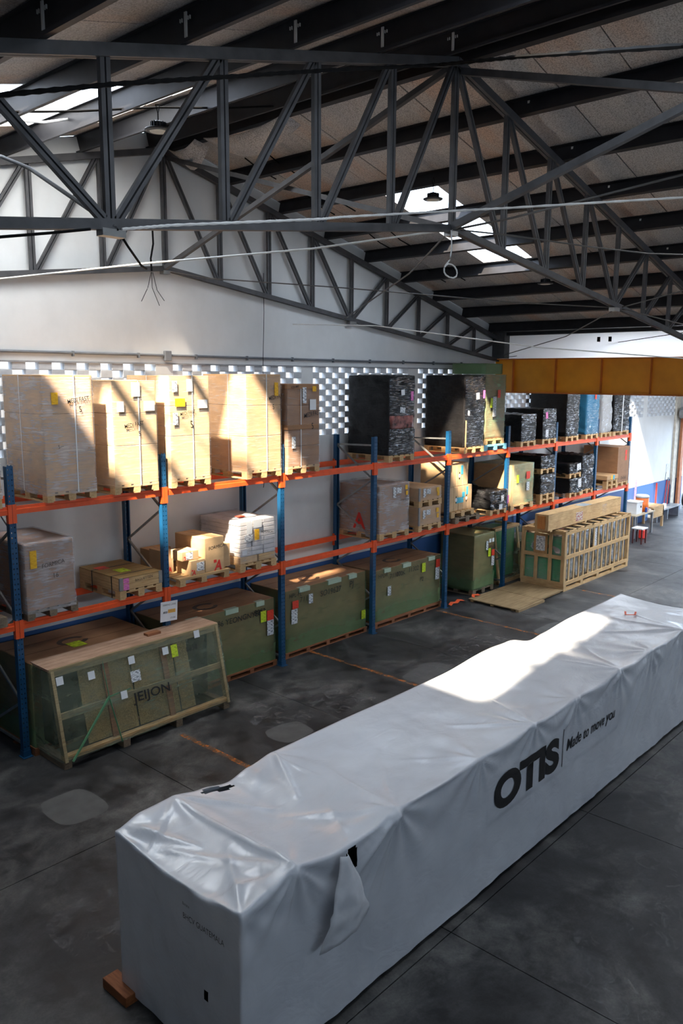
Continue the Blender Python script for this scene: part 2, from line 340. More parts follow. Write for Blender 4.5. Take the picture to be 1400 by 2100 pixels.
for vi, (a_, b_) in enumerate(vents):
    z0 = VZ0 if vi < 6 else 4.12
    z1 = VZ1
    nx = round((b_-a_)/CW); nz = round((z1-z0)/CH); cw = (b_-a_)/nx; ch = (z1-z0)/nz
    bm = bmesh.new()
    for k in range(1, nz): bx(bm, a_, b_, YW+.05, YW+.11, z0+k*ch-.004, z0+k*ch+.004)
    for k in range(1, nx): bx(bm, a_+k*cw-.003, a_+k*cw+.003, YW+.05, YW+.11, z0, z1)
    win = struct(obj('window_%d' % (vi+1), bm, block_m))
    if vi < 2 or vi in (7,):
        bm = bmesh.new()
        for i in range(nx):
            for k in range(nz):
                if (i+k) % 2: bx(bm, a_+i*cw, a_+(i+1)*cw, YW+.04, YW+.13, z0+k*ch, z0+(k+1)*ch)
        o = obj('blocks', bm, block_m, win); o['kind'] = 'stuff'
    else:
        for i in range(nx):
            for k in range(nz):
                if (i+k+1) % 2:
                    o = bpy.data.objects.new('block', blk); COL.objects.link(o); o.parent = win; o.location = (a_+i*cw, YW+.008+random.uniform(-.004, .004), z0+k*ch); o.scale = (cw/CW, 1, ch/CH)
# neighbour wall outside, added to tone down the brightness through the vents
struct(box('wall_outside', (-20, 34, 15.6, 15.9, 0, 6.5), simple('neighbour_render', (112, 115, 120), .8, 0, .05, 1)))
# other walls
bm = bmesh.new(); bx(bm, -2.75, -2.6, -9, YW+.16, 0, 5.2); bx(bm, -2.75, -2.6, 7, YW+.16, 5.2, 7.0); bx(bm, -2.75, -2.6, -9, 7, 5.2, 6.2); bx(bm, -2.75, -2.6, -9, YW+.16, 6.5, 7.0); struct(obj('wall_left', bm, wall3_m))
bm = bmesh.new(); bx(bm, -2.6, 35.4, -9.15, -9, 0, 4.6); bx(bm, -2.6, 35.4, -9.15, -9, 5.5, 9.8)
for x in (-2.6, 3.5, 9.5, 15.5, 20, 24, 29.5): bx(bm, x, x+.5, -9.15, -9, 4.6, 5.5)
struct(obj('wall_front', bm, wall3_m))
bm = bmesh.new(); bx(bm, 34.5, 34.65, 12.14, YW, 0, 6.9); bx(bm, 34.5, 34.65, -9, 7.0, 0, 6.9); bx(bm, 34.5, 34.65, 7.0, 12.14, 4.0, 6.9); struct(obj('wall_right', bm, wall_m))
bm = bmesh.new(); bx(bm, 33.98, 34.36, 12.2, YW-.002, 0, 6.8); struct(obj('trim_1', bm, simple('pillar_paint', (206, 200, 186), .6)))
# door frame + roller shutter at far right
d1 = struct(box('door_1', (34.38, 34.66, 12.06, 12.16, 0, 4.0), simple('brown_jamb', (176, 112, 74), .6)))
box('lintel', (34.38, 34.49, 7.0, 12.06, 3.9, 4.0), MATS['brown_jamb'], d1)
bm = bmesh.new()
for k in range(8): tube(bm, [(34.2, 7.0, 4.2), (34.2, 12.1, 4.2)], .24, 14) if k == 0 else None
for k in range(14): bx(bm, 34.42, 34.45, 7.0, 12.04, 4.0+.03*k-.2, 4.022+.03*k-.2)
obj('roller_shutter', bm, simple('shutter_steel', (150, 150, 150), .45, .5), d1)
# fascia above beam and second roof
fas, n, l, p = newmat('translucent_fascia_sheet'); n.remove(p)
t_ = n.new('ShaderNodeBsdfTranslucent'); t_.inputs[0].default_value = (.86, .865, .88, 1); d_ = n.new('ShaderNodeBsdfDiffuse'); d_.inputs[0].default_value = (.8, .8, .8, 1)
x_ = n.new('ShaderNodeMixShader'); x_.inputs[0].default_value = .15; l.new(t_.outputs[0], x_.inputs[1]); l.new(d_.outputs[0], x_.inputs[2]); l.new(x_.outputs[0], n['Material Output'].inputs[0])
struct(box('wall_above_beam', (20.16, 20.165, -9, YW, 6.02, 6.98), fas))
bm = bmesh.new()
SK2 = [(25.2, 28.2, 9.5, 11.5), (21.0, 24.0, 6.4, 9.6, 'f'), (21.0, 26.6, 1.5, 5.5), (29.5, 32, 6.0, 8.2), (28.5, 32, 2.5, 5.5), (20.9, 30, -4, -1)]  # second entry: unseen frosted skylight added to brighten the fascia
xb = sorted({20.2, 35.4, *[v_ for s_ in SK2 for v_ in s_[:2]]}); yb = sorted({-9.0, YW+.16, *[v_ for s_ in SK2 for v_ in s_[2:4]]})
for i in range(len(xb)-1):
    for j in range(len(yb)-1):
        cx, cy = (xb[i]+xb[i+1])/2, (yb[j]+yb[j+1])/2
        if not any(s_[0] < cx < s_[1] and s_[2] < cy < s_[3] for s_ in SK2): bx(bm, xb[i], xb[i+1], yb[j], yb[j+1], 6.9, 6.98)
c2 = struct(obj('ceiling_far', bm, roof_m))
for s_ in SK2: box('skylight_sheet', (s_[0], s_[1], s_[2], s_[3], 6.93, 6.935), pane_frost if len(s_) > 4 else pane_clear, c2)
# main roof: insulation strips between skylights
bm = bmesh.new(); M_ = []
for sg in (-1, 1):
    bar(bm, (XP+sg*.09, -9, ZR-.0), (XP+sg*.09, YW, ZR-.0), .2, .012, up=(sg*SL, 0, 1))
ceil = struct(obj('ceiling', bm, roof_m))
# skylights: (x0,x1,y0,y1,material)
SKY = [(3.7, 7.05, 8.8, 10.0, pane_clear), (3.7, 7.05, 10.02, 11.2, pane_frost), (12.0, 15.6, 8.78, 9.95, pane_clear),
       (3.3, 7.0, 2.7, 4.2, pane_clear), (12.0, 15.5, 2.6, 3.5, pane_frost)]  # last entry: unseen skylight added to fill the front-facing sides
def slope_box(bm, x0, x1, y0, y1, t0, t1, dz=0):
    # box following the roof plane; t measured down from the sheet plane
    vs_ = []
    for t in (t0, t1):
        for y in (y0, y1):
            for x in (x0, x1): vs_.append(bm.verts.new((x, y, roofz(x)+t+dz)))
    for f_ in ((0, 2, 3, 1), (4, 5, 7, 6), (0, 1, 5, 4), (2, 6, 7, 3), (0, 4, 6, 2), (1, 3, 7, 5)): bm.faces.new([vs_[i] for i in f_])
ycuts = [-9.0]
while ycuts[-1] < YW-.5: ycuts.append(ycuts[-1]+.97)
ycuts[-1] = YW
rnd = random.Random(3)
for xa, xb_ in ((-2.6, XP), (XP, 20.2)):
    for ya, yb_ in zip(ycuts, ycuts[1:]):
        segs = [(ya, yb_)]
        subs = sorted({ya, yb_, *[v_ for s_ in SKY if xa <= s_[0] < xb_ for v_ in s_[2:4] if ya < v_ < yb_]})
        for y0, y1 in zip(subs, subs[1:]):
            holes = sorted([(s_[0], s_[1]) for s_ in SKY if xa <= s_[0] < xb_ and s_[2]-.001 <= (y0+y1)/2 <= s_[3]+.001])
            cur = xa
            for h0, h1 in holes+[(xb_, xb_)]:
                if h0-cur > .02:
                    bm = bmesh.new(); dz = rnd.uniform(-.006, .006); slope_box(bm, cur, h0, y0+(.009 if y0 == ya else 0), y1-(.009 if y1 == yb_ else 0), 0, .03, dz); obj('ceiling_panel', bm, roof_m, ceil)
                cur = h1
# opaque outer sheet edges under joints are closed by a thin roof deck
bm = bmesh.new()
for xa, xb_ in ((-2.75, XP), (XP, 20.3)):
    cur = xa
    xs_ = sorted({xa, xb_, *[v_ for s_ in SKY if xa <= s_[0] < xb_ for v_ in s_[:2]]}); ys_ = sorted({-9.15, YW+.16, *[v_ for s_ in SKY for v_ in s_[2:4]]})
    for i in range(len(xs_)-1):
        for j in range(len(ys_)-1):
            cx, cy = (xs_[i]+xs_[i+1])/2, (ys_[j]+ys_[j+1])/2
            if not any(s_[0] < cx < s_[1] and s_[2] < cy < s_[3] for s_ in SKY): slope_box(bm, xs_[i], xs_[i+1], ys_[j], ys_[j+1], .045, .06)
obj('roof_deck', bm, simple('roof_deck_dark', (24, 24, 26), .8), ceil)
for x0, x1, y0, y1, m in SKY:
    bm = bmesh.new(); n_ = int((y1-y0)/.025)
    pr_ = None
    for i in range(n_+1):
        y = y0+(y1-y0)*i/n_; dz = .012*math.sin(i*math.pi/2)
        cur_ = (bm.verts.new((x0, y, roofz(x0)+.02+dz)), bm.verts.new((x1, y, roofz(x1)+.02+dz)))
        if pr_: bm.faces.new((pr_[0], pr_[1], cur_[1], cur_[0]))
        pr_ = cur_
    obj('skylight_sheet', bm, m, ceil)
    la = bpy.data.lights.new('skylight_portal', 'AREA'); la.shape = 'RECTANGLE'; la.size = (x1-x0)*1.03; la.size_y = y1-y0; la.energy = 1
    la.cycles.is_portal = True
    lo = bpy.data.objects.new('skylight_portal', la); COL.objects.link(lo); lo.location = ((x0+x1)/2, (y0+y1)/2, roofz((x0+x1)/2)+.1)
    lo.rotation_euler = (0, math.atan(SL)*(1 if x0 > XP else -1), 0)
for (x0, x1, y0, y1, z) in [(s_[0], s_[1], s_[2], s_[3], 6.99) for s_ in SK2]:
    la = bpy.data.lights.new('skylight_portal', 'AREA'); la.shape = 'RECTANGLE'; la.size = x1-x0; la.size_y = y1-y0; la.cycles.is_portal = True
    lo = bpy.data.objects.new('skylight_portal', la); COL.objects.link(lo); lo.location = ((x0+x1)/2, (y0+y1)/2, z)
for nm, sz, szy, loc, rot in (('vent_portal', 38, .9, (16.4, -9.2, 5.05), (math.radians(90), 0, 0)), ('vent_portal', .3, 16, (-2.8, -1, 6.35), (0, math.radians(-90), 0))):
    la = bpy.data.lights.new(nm, 'AREA'); la.shape = 'RECTANGLE'; la.size = sz; la.size_y = szy; la.cycles.is_portal = True
    lo = bpy.data.objects.new(nm, la); COL.objects.link(lo); lo.location = loc; lo.rotation_euler = rot
# purlins (C sections) + clips
def purlin_mesh(sg, y0, y1):
    bm = bmesh.new(); a = math.atan(SL)*sg
    Rm = Matrix.Rotation(a, 4, 'Y')
    h, fl_, t = .25, .075, .006
    bx(bm, -t/2, t/2, y0, y1, -h, 0, Rm); bx(bm, 0, -sg*fl_ if sg < 0 else fl_*-1, y0, y1, -h, -h+t, Rm) if False else None
    d_ = -1
    bx(bm, min(0, d_*fl_), max(0, d_*fl_), y0, y1, -h, -h+t, Rm); bx(bm, min(0, d_*fl_), max(0, d_*fl_), y0, y1, -t, 0, Rm)
    bx(bm, d_*fl_-t/2, d_*fl_+t/2, y0, y1, -h, -h+.03, Rm)
    me = bpy.data.meshes.new('purlin'); bmesh.ops.recalc_face_normals(bm, faces=bm.faces[:]); bm.to_mesh(me); bm.free(); me.materials.append(purlin_m); return me
pm = {sg: purlin_mesh(sg, -9, YW-.01) for sg in (-1, 1)}
bm = bmesh.new(); bx(bm, -.016, .016, -.006, .006, -.2, .0); 
for dx_ in (-.06, -.035, .05, .075): bx(bm, dx_-.004, dx_+.004, -.006, .006, -.07, -.04)
clip = bpy.data.meshes.new('purlin_clip'); bm.to_mesh(clip); bm.free(); clip.materials.append(cable_w)
PX = [8.62-1.315*k for k in range(9)]+[9.12+1.315*k for k in range(9)]
for x in PX:
    sg = -1 if x < XP else 1
    o = obj('purlin', pm[sg], purlin_m, ceil, (x, 0, roofz(x)-.005))
    if x < 18.5 and x > 2:
        bm = bmesh.new(); c = obj('purlin_clip', clip, cable_w, ceil, (x-.012, 6.02, roofz(x)-.03)); c.rotation_euler = (0, 0, math.radians(90))
# hanging loose insulation near the ridge
def flap(name, pts, w, m):
    bm = bmesh.new(); pv = None
    for (x, y, z, dx_, dz_) in pts:
        cur_ = (bm.verts.new((x, y, z)), bm.verts.new((x+dx_*w, y, z+dz_*w)))
        if pv: bm.faces.new((pv[0], pv[1], cur_[1], cur_[0]))
        pv = cur_
    o = obj(name, bm, m, ceil, smooth=True); sm = o.modifiers.new('s', 'SOLIDIFY'); sm.thickness = .01; return o
flap('loose_insulation', [(8.9, y, 9.42-.10*math.sin((y-9.2)/1.9*math.pi), 1, -.25-.5*math.sin((y-9.2)/1.9*math.pi)) for y in [9.2+.19*i for i in range(11)]], .34, roof_m)
flap('loose_insulation', [(8.8, y, 9.40-.12*math.sin((y-11.2)/.8*math.pi), 1, -.2-.6*math.sin((y-11.2)/.8*math.pi)) for y in [11.2+.1*i for i in range(9)]], .3, roof_m)
bm = bmesh.new()
for k, x in enumerate((10.6, 12.2, 14.0, 16.1)):
    for y in (10.9, 11.45):
        tube(bm, [(x-.5, y, roofz(x-.5)-.02), (x-.1, y+.02, roofz(x-.1)-.06), (x+.3, y+.05, roofz(x+.3)-.03)], .012, 5)
obj('seam_strip', bm, cable_b, ceil)

# ------------------------------------------------------------------ trusses
MOD = 1.235; CT = 9.40; CB = 7.45; SB = .125
def ztop(x): return CT-.249*abs(x-XP)
def zbot(x): return CB-SB*abs(x-XP)
def dbl(name, a, b, w, parent, gap=.016):
    a = Vector(a); b = Vector(b); bm = bmesh.new()
    d = (b-a).normalized(); s = d.cross(Vector((0, 1, 0))).normalized()
    off = s*(w/4+gap/4)
    bar(bm, a+off, b+off, w/2-gap/2, .05, up=(0, 1, 0)); bar(bm, a-off, b-off, w/2-gap/2, .05, up=(0, 1, 0))
    bar(bm, a+Vector((0, .02, 0)), b+Vector((0, .02, 0)), w*.8, .008, up=(0, 1, 0))
    return obj(name, bm, steel_dark, parent)
def truss(Y, label, dense):
    t = thing('roof_truss', label, 'roof truss', (XP, Y, zbot(XP)), 'steel gable trusses')
    def L(x, z): return Vector((x-XP, 0, z-zbot(XP)))
    K = 9
    for sg in (-1, 1):
        xe = XP+sg*MOD*K
        bm = bmesh.new()
        for dy in (-.03, .03): bar(bm, L(XP, ztop(XP))+Vector((0, dy, 0)), L(xe, ztop(xe))+Vector((0, dy, 0)), .045, .1)
        obj('top_chord', bm, steel_dark, t)
        bm = bmesh.new()
        for dy in (-.028, .028): bar(bm, L(XP, zbot(XP))+Vector((0, dy, 0)), L(xe, zbot(xe))+Vector((0, dy, 0)), .04, .085)
        obj('bottom_chord', bm, steel_dark, t)
        for k in range(1, K+1):
            x = XP+sg*MOD*k; dbl('post', L(x, zbot(x)), L(x, ztop(x)), .095, t)
        for k in range(K):
            xa, xb_ = XP+sg*MOD*k, XP+sg*MOD*(k+1)
            if k < 4: dbl('diagonal', L(xa+sg*.05, ztop(xa)-.04), L(xb_-sg*.06, zbot(xb_)+.03), .08, t)
            else: dbl('diagonal', L(xa+sg*.06, zbot(xa)+.03), L(xb_-sg*.05, ztop(xb_)-.04), .08, t)
        bm = bmesh.new()
        for k in (4,):
            x = XP+sg*MOD*k; c = L(x, zbot(x)); bx(bm, c.x-.1, c.x+.12, -.05, .05, c.z-.1, c.z-.04)
        obj('gusset_plate', bm, galv, t)
    dbl('post', L(XP, zbot(XP)), L(XP, ztop(XP)), .1, t)
    bm = bmesh.new(); bx(bm, -.08, .06, -.06, .06, -.1, -.04); obj('gusset_plate', bm, galv, t)
    return t
truss(6.15, 'nearer dark steel gable truss crossing the hall in front of the back wall', 1)
truss(12.19, 'steel gable truss fixed against the white back wall above the racks', 0)
# bracing between the trusses, in the ridge plane
def member(name, a, b, w, h, m, label, cat='brace', group=None, up=(0, 0, 1)):
    bm = bmesh.new(); a = Vector(a); bar(bm, Vector((0, 0, 0)), Vector(b)-a, w, h, up)
    o = obj(name, bm, m, None, a); tag(o, label, cat, group); return o
member('brace_bar', (8.95, 12.12, 9.28), (8.95, 6.2, 7.46), .07, .07, steel_dark, 'steel angle brace from the back truss ridge down to the nearer truss bottom')
member('brace_bar', (8.82, 12.12, 7.45), (8.82, 6.2, 9.33), .07, .07, steel_dark, 'steel angle brace rising from the back truss bottom to the nearer truss ridge')
member('brace_bar', (8.95, 6.1, 9.3), (8.95, -.2, 7.5), .08, .08, steel_dark, 'thick steel brace sloping down rightward from the nearer truss ridge')
member('brace_bar', (8.82, 6.1, 7.46), (8.82, -.2, 9.36), .08, .08, steel_dark, 'pale edged steel brace rising rightward from the nearer truss bottom joint')
# column stub at the valley
o = box('column_head', (19.83, 20.1, 11.9, 12.28, 6.11, 6.98), steel_dark); tag(o, 'dark steel column head where roof truss meets the orange girder', 'column')
# eaves gutter beam
o = box('eaves_beam', (19.9, 20.12, -9, 11.88, 6.72, 6.92), purlin_m); tag(o, 'dark eaves channel running along the top of the white fascia', 'beam')
# orange girder
g = thing('girder', 'ochre painted steel plate girder spanning across the hall beyond the racks', 'girder', (20.0, 1.7, 5.17))
box('web', (-.008, .008, -10.6, 10.55, .02, .92), ochre, g); box('top_flange', (-.13, .13, -10.6, 10.55, .9, .93), ochre_d, g); box('bottom_flange', (-.13, .13, -10.6, 10.55, 0, .03), ochre_d, g)
stf = None
for k in range(16):
    y = 11.65-1.27*k-1.7
    bm = bmesh.new(); bx(bm, -.12, -.008, y-.006, y+.006, .03, .9); obj('stiffener', bm, ochre_d, g)
for dy in (8.35, 8.05):
    bm = bmesh.new(); bx(bm, 20.0, 20.06, dy+.9, dy+.96, 6.5, 6.62); o = obj('sensor_box', bm, cable_b); tag(o, 'small black box on the white fascia, %s of the pair' % ('left' if dy > 8.1 else 'right'), 'sensor')
# ------------------------------------------------------------------ cables and rods
def cable(pts, r, m, label, twist=False, name='cable', seg=6):
    bm = bmesh.new(); c = Vector(pts[0]); tube(bm, [Vector(p_)-c for p_ in pts], r, seg, twist); o = obj(name, bm, m, None, c, smooth=not twist); return tag(o, label, 'cable' if name == 'cable' else name.replace('_', ' '))
CAM = Vector((0, 0, 5.6))
def P(u, v, Y):   # real-world point on the vertical plane Y seen at a measured photo position
    d = fw*F+r2*(u-700)-u2*(v-1050); return CAM+d*(Y/d.y)
def line(px, Y, sub=10):
    out_ = []
    q = [P(u, v, (Y[i] if isinstance(Y, (list, tuple)) else Y)) for i, (u, v) in enumerate(px)]
    for a_, b_ in zip(q, q[1:]):
        for i in range(sub): out_.append(a_.lerp(b_, i/sub))
    return out_+[q[-1]]
cable(line([(-80, 203), (0, 195), (240, 172), (460, 158), (660, 145), (900, 133), (1060, 117), (1400, 94), (1500, 86)], [5.6, 5.6, 5.6, 5.6, 5.6, 5.6, 4.4, 2.1, 1.8], 16), .016, cable_b, 'thick twisted black cable strung across in front of the nearer truss', True)
cable(line([(250, 470), (350, 462), (520, 455), (660, 449), (700, 445), (900, 434), (1050, 426), (1400, 405), (1500, 398)], [5.95, 5.95, 5.95, 5.95, 5.95, 5.95, 5.2, 3.4, 3.0], 14), .011, cable_w, 'white twisted rope running along the nearer truss bottom chord', True)
cable(line([(-60, 582), (0, 572), (300, 540), (640, 510), (928, 470)], [11.4, 11.2, 9.8, 7.8, 6.1]), .014, cable_w, 'pale tie rod from the left edge to the nearer truss centre', name='tie_rod')
cable(line([(935, 470), (1050, 447), (1400, 358), (1500, 333)], [6.1, 5.3, 3.6, 3.2]), .014, rod_m, 'tie rod rising rightward from the nearer truss centre', name='tie_rod')
cable(line([(945, 472), (1050, 483), (1200, 505), (1330, 520), (1400, 522), (1500, 523)], [6.1, 5.7, 5.2, 4.8, 4.6, 4.3]), .011, rod_m, 'slack thin rod sagging to the right edge below the truss', name='tie_rod')
cable(line([(345, 556), (430, 571), (700, 590), (880, 605), (1050, 620), (1262, 631)], [11.9, 11.5, 10, 8.9, 7.7, 6.2]), .011, rod_m, 'thin rod from the back truss centre to the nearer truss right half', name='tie_rod')
cable(line([(1262, 634), (1160, 690), (1030, 729)], [6.2, 8.8, 12]), .011, rod_m, 'thin rod from the nearer truss down to the column head', name='tie_rod')
cable(line([(1275, 634), (1400, 665), (1500, 690)], [6.1, 5.2, 4.6]), .011, rod_m, 'thin rod falling to the right edge from the truss joint', name='tie_rod')
cable(line([(1275, 630), (1400, 596), (1500, 570)], [6.1, 5.2, 4.6]), .011, rod_m, 'thin rod rising to the right edge from the truss joint', name='tie_rod')
cable(line([(918, 478), (840, 560), (705, 655)], [6.2, 8.2, 12.1]), .013, rod_m, 'rod from the nearer truss centre down to the back truss', name='tie_rod')
cable(line([(600, 665), (770, 668), (900, 685), (1100, 712), (1400, 735), (1500, 742)], [12.1, 10.6, 9, 7, 5, 4.4]), .011, cable_w, 'long pale wire crossing in front of the fascia')
cable(line([(1035, 733), (1200, 712), (1360, 688), (1500, 668)], [12, 10, 7.4, 6.2]), .009, cable_b, 'thin black wire crossing the white fascia above the girder')
cable(line([(0, 230), (160, 228), (325, 220), (460, 222), (560, 218)], 9.0), .014, cable_b, 'black supply cable under the left skylight')
cable(line([(0, 244), (90, 251), (150, 243), (182, 232)], 10.3), .018, cable_w, 'white bent conduit under the left skylight')
cable(line([(-60, 492), (0, 486), (100, 478), (185, 470)], 5.4), .011, cable_b, 'short black cable hanging left below the bottom chord')
cable(line([(0, 320), (60, 345), (235, 465)], [8.5, 7.9, 6.1]), .02, steel_dark, 'grey brace rod from the left edge to the nearer truss joint', name='tie_rod')
cable(line([(240, 470), (262, 505), (290, 545), (300, 551)], [6.1, 6.3, 6.8, 7.2]), .012, cable_b, 'cable dropping from the junction plate of the nearer truss')
cable(line([(540, 560), (541, 640), (539, 760), (545, 960), (540, 1000)], 12.2), .006, cable_b, 'thin black wire hanging down the white wall')
cable(line([(925, 472), (926, 510), (922, 533), (914, 543), (910.5, 550), (910.5, 558), (914, 564), (921, 568.5), (929, 570), (935, 567), (937, 561), (936, 554), (932, 547), (925, 542), (918, 541), (912, 546)], 6.0, 3), .010, cable_w, 'white rope hanging in a loop below the truss centre', name='rope_loop')
cable(line([(312, 460), (314, 500), (309, 530), (311, 556)], 12.0), .016, cable_b, 'bundle of dark wires at the back truss centre')
for i, q in enumerate(([(310, 558), (303, 590), (290, 618)], [(311, 558), (312, 590), (327, 627)], [(313, 558), (322, 595), (337, 617)])):
    cable(line(q, 12.15), .005, cable_b, 'loose wire end hanging on the wall, %s of three' % ('left', 'middle', 'right')[i])
cable(line([(1150, 681), (1172, 688), (1215, 696)], 11), .01, cable_w, 'short white tube on the fascia at the right')
# conduit on back wall
cd_ = thing('conduit', 'grey conduit pipe running along the back wall above the vent blocks', 'pipe', (8.9, 12.26, 5.94))
bm = bmesh.new(); tube(bm, [(-11, 0, .02), (0, 0, .01), (11, 0, -.01)], .022, 8); obj('pipe', bm, pvc, cd_, smooth=True)
box('junction_box', (-.07, .07, -.05, .02, -.09, .09), pvc, cd_, bevel=.008)
bm = bmesh.new()
for k in range(-8, 9): bx(bm, k*1.25-.6-.012, k*1.25-.6+.012, -.028, .028, -.045, .04)
obj('pipe_clips', bm, pvc, cd_)
o = box('trim_2', (5.0, 19.8, YW-.015, YW, 5.79, 5.815), simple('grey_sill_edge', (150, 152, 155), .7)); o['kind'] = 'structure'  # thin grey strip along the top of the vents
# lamps
def lamp(loc, zt, label):
    t = thing('high_bay_lamp', label, 'lamp', loc, 'round hanging lamps')
    bm = bmesh.new(); lathe(bm, [(.15, .0), (.165, .012), (.16, .02), (.075, .04), (.07, .1), (.04, .115)], seg=28); obj('housing', bm, lamp_body, t, smooth=False)
    bm = bmesh.new(); lathe(bm, [(.105, -.006), (.105, .002)], seg=24); obj('lens', bm, lamp_lens, t)
    bm = bmesh.new()
    for q in range(16):
        Mz = Matrix.Rotation(q*math.pi/8, 4, 'Z'); bx(bm, .07, .1, -.003, .003, .03, .1, Mz)
    obj('cooling_fins', bm, lamp_body, t)
    bm = bmesh.new(); tube(bm, [(0, 0, .11), (0, 0, .2)], .008); tube(bm, [(0, 0, .2), (-.03, 0, .3), (0, 0, zt)], .005); tube(bm, [(0, 0, .2), (.03, 0, .3), (0, 0, zt)], .005); obj('chain', bm, cable_b, t)
lamp((6.25, 8.65, 8.51), .3, 'round high bay lamp hanging at the left under the roof')
lamp((11.36, 8.26, 8.46), .35, 'round high bay lamp hanging in front of the bright right skylight')
lamp((16.0, 8.67, 7.54), .3, 'round high bay lamp farthest right, below the nearer truss')

# ------------------------------------------------------------------ pallet rack
D = 10.99; Z1 = 2.07; Z2 = 3.76; PXS = [2.62, 5.26, 7.84, 10.52, 13.27, 16.02, 18.74, 21.37, 24.05, 26.56]; ZT = 4.33
rk = thing('pallet_rack', 'long orange and blue pallet rack along the white back wall', 'rack', (15, 11.5, 0))
OX = Vector((15, 11.5, 0))
def post_mesh():
    bm = bmesh.new(); w = .1; t = .004; hw = .014
    cols = (-.024, .024)
    xs_ = [-w/2, cols[0]-hw/2, cols[0]+hw/2, cols[1]-hw/2, cols[1]+hw/2, w/2]
    for i in (0, 2, 4): bx(bm, xs_[i], xs_[i+1], 0, t, 0, ZT)
    for i in (1, 3):
        z = 0
        while z < ZT-.05: bx(bm, xs_[i], xs_[i+1], 0, t, z+.022, z+.075); z += .075
    # side webs, with holes too
    for sx in (-1, 1):
        xa, xb_ = (-.05, -.046) if sx < 0 else (.046, .05)
        bx(bm, xa, xb_, 0, .09, 0, ZT)
    for sx in (-1, 1): bx(bm, sx*.05 if sx < 0 else .03, -.03 if sx < 0 else .05, .086, .09, 0, ZT)
    me = bpy.data.meshes.new('upright_post'); bm.to_mesh(me); bm.free(); me.materials.append(blue); return me
pmesh = post_mesh()
bm = bmesh.new(); bx(bm, -.075, .075, -.05, .12, 0, .01); bx(bm, -.058, .058, -.008, .1, .01, .1); foot = bpy.data.meshes.new('base_plate'); bm.to_mesh(foot); bm.free(); foot.materials.append(blue)
bm = bmesh.new()
for s_ in (-1, 1): bx(bm, s_*.062-.032 if s_ > 0 else -.094+.0, s_*.062+.032 if s_ > 0 else -.03+.0, -.012, -.004, -.24, .03)
bx(bm, -.062, -.05, -.012, .05, -.24, .03); bx(bm, .05, .062, -.012, .05, -.24, .03)
bm.free(); bm = bmesh.new()
bx(bm, -.062, -.003, -.012, -.004, -.24, .03); bx(bm, .003, .062, -.012, -.004, -.24, .03); bx(bm, -.062, -.052, -.012, .05, -.24, .03); bx(bm, .052, .062, -.012, .05, -.24, .03)
conn = bpy.data.meshes.new('beam_connector'); bm.to_mesh(conn); bm.free(); conn.materials.append(orange)
for x in PXS:
    for back in (0, 1):
        y = D if not back else 12.17
        o = obj('upright_post', pmesh, blue, rk, (x-OX.x, y-OX.y, 0))
        if back: o.rotation_euler = (0, 0, math.pi)
        f_ = obj('base_plate', foot, blue, o)
    bm = bmesh.new(); ya, yb_ = D+.07-OX.y, 12.10-OX.y; X_ = x-OX.x
    bar(bm, (X_, ya, 4.15), (X_, yb_, 4.12), .03, .035); obj('cross_brace', bm, galv, rk); bm = bmesh.new(); bar(bm, (X_, ya, .18), (X_, yb_, .18), .03, .035); obj('cross_brace', bm, galv, rk)
    zz = [4.1, 3.42, 2.77, 2.12, 1.47, .84, .22]
    for k in range(6):
        y0, y1 = (yb_, ya) if k % 2 == 0 else (ya, yb_)
        bm = bmesh.new(); bar(bm, (X_, y0, zz[k]), (X_, y1, zz[k+1]), .028, .035); obj('cross_brace', bm, galv, rk)
for xa, xb_ in zip(PXS, PXS[1:]):
    for z in (Z1, Z2):
        for back in (0, 1):
            w = xb_-xa-.1
            bm = bmesh.new(); x0 = xa+.05-OX.x
            y0 = (D+.004) if not back else 12.12
            y0 -= OX.y; dy = 1 if not back else -1
            pr_ = [(0, -.115), (0, -.045), (.014, -.04), (.014, 0), (.045, 0), (.045, -.115)]
            va = [bm.verts.new((x0, y0+dy*a_, z+b_)) for a_, b_ in pr_]; vb = [bm.verts.new((x0+w, y0+dy*a_, z+b_)) for a_, b_ in pr_]
            for i in range(6): bm.faces.new((va[i], va[(i+1) % 6], vb[(i+1) % 6], vb[i]))
            bm.faces.new(va[::-1]); bm.faces.new(vb); bmesh.ops.recalc_face_normals(bm, faces=bm.faces[:])
            obj('beam', bm, orange, rk)
for x in PXS:
    for z in (Z1, Z2):
        obj('beam_connector', conn, orange, rk, (x-OX.x, D-OX.y, z)); o = obj('beam_connector', conn, orange, rk, (x-OX.x, 12.17-OX.y, z)); o.rotation_euler = (0, 0, math.pi)

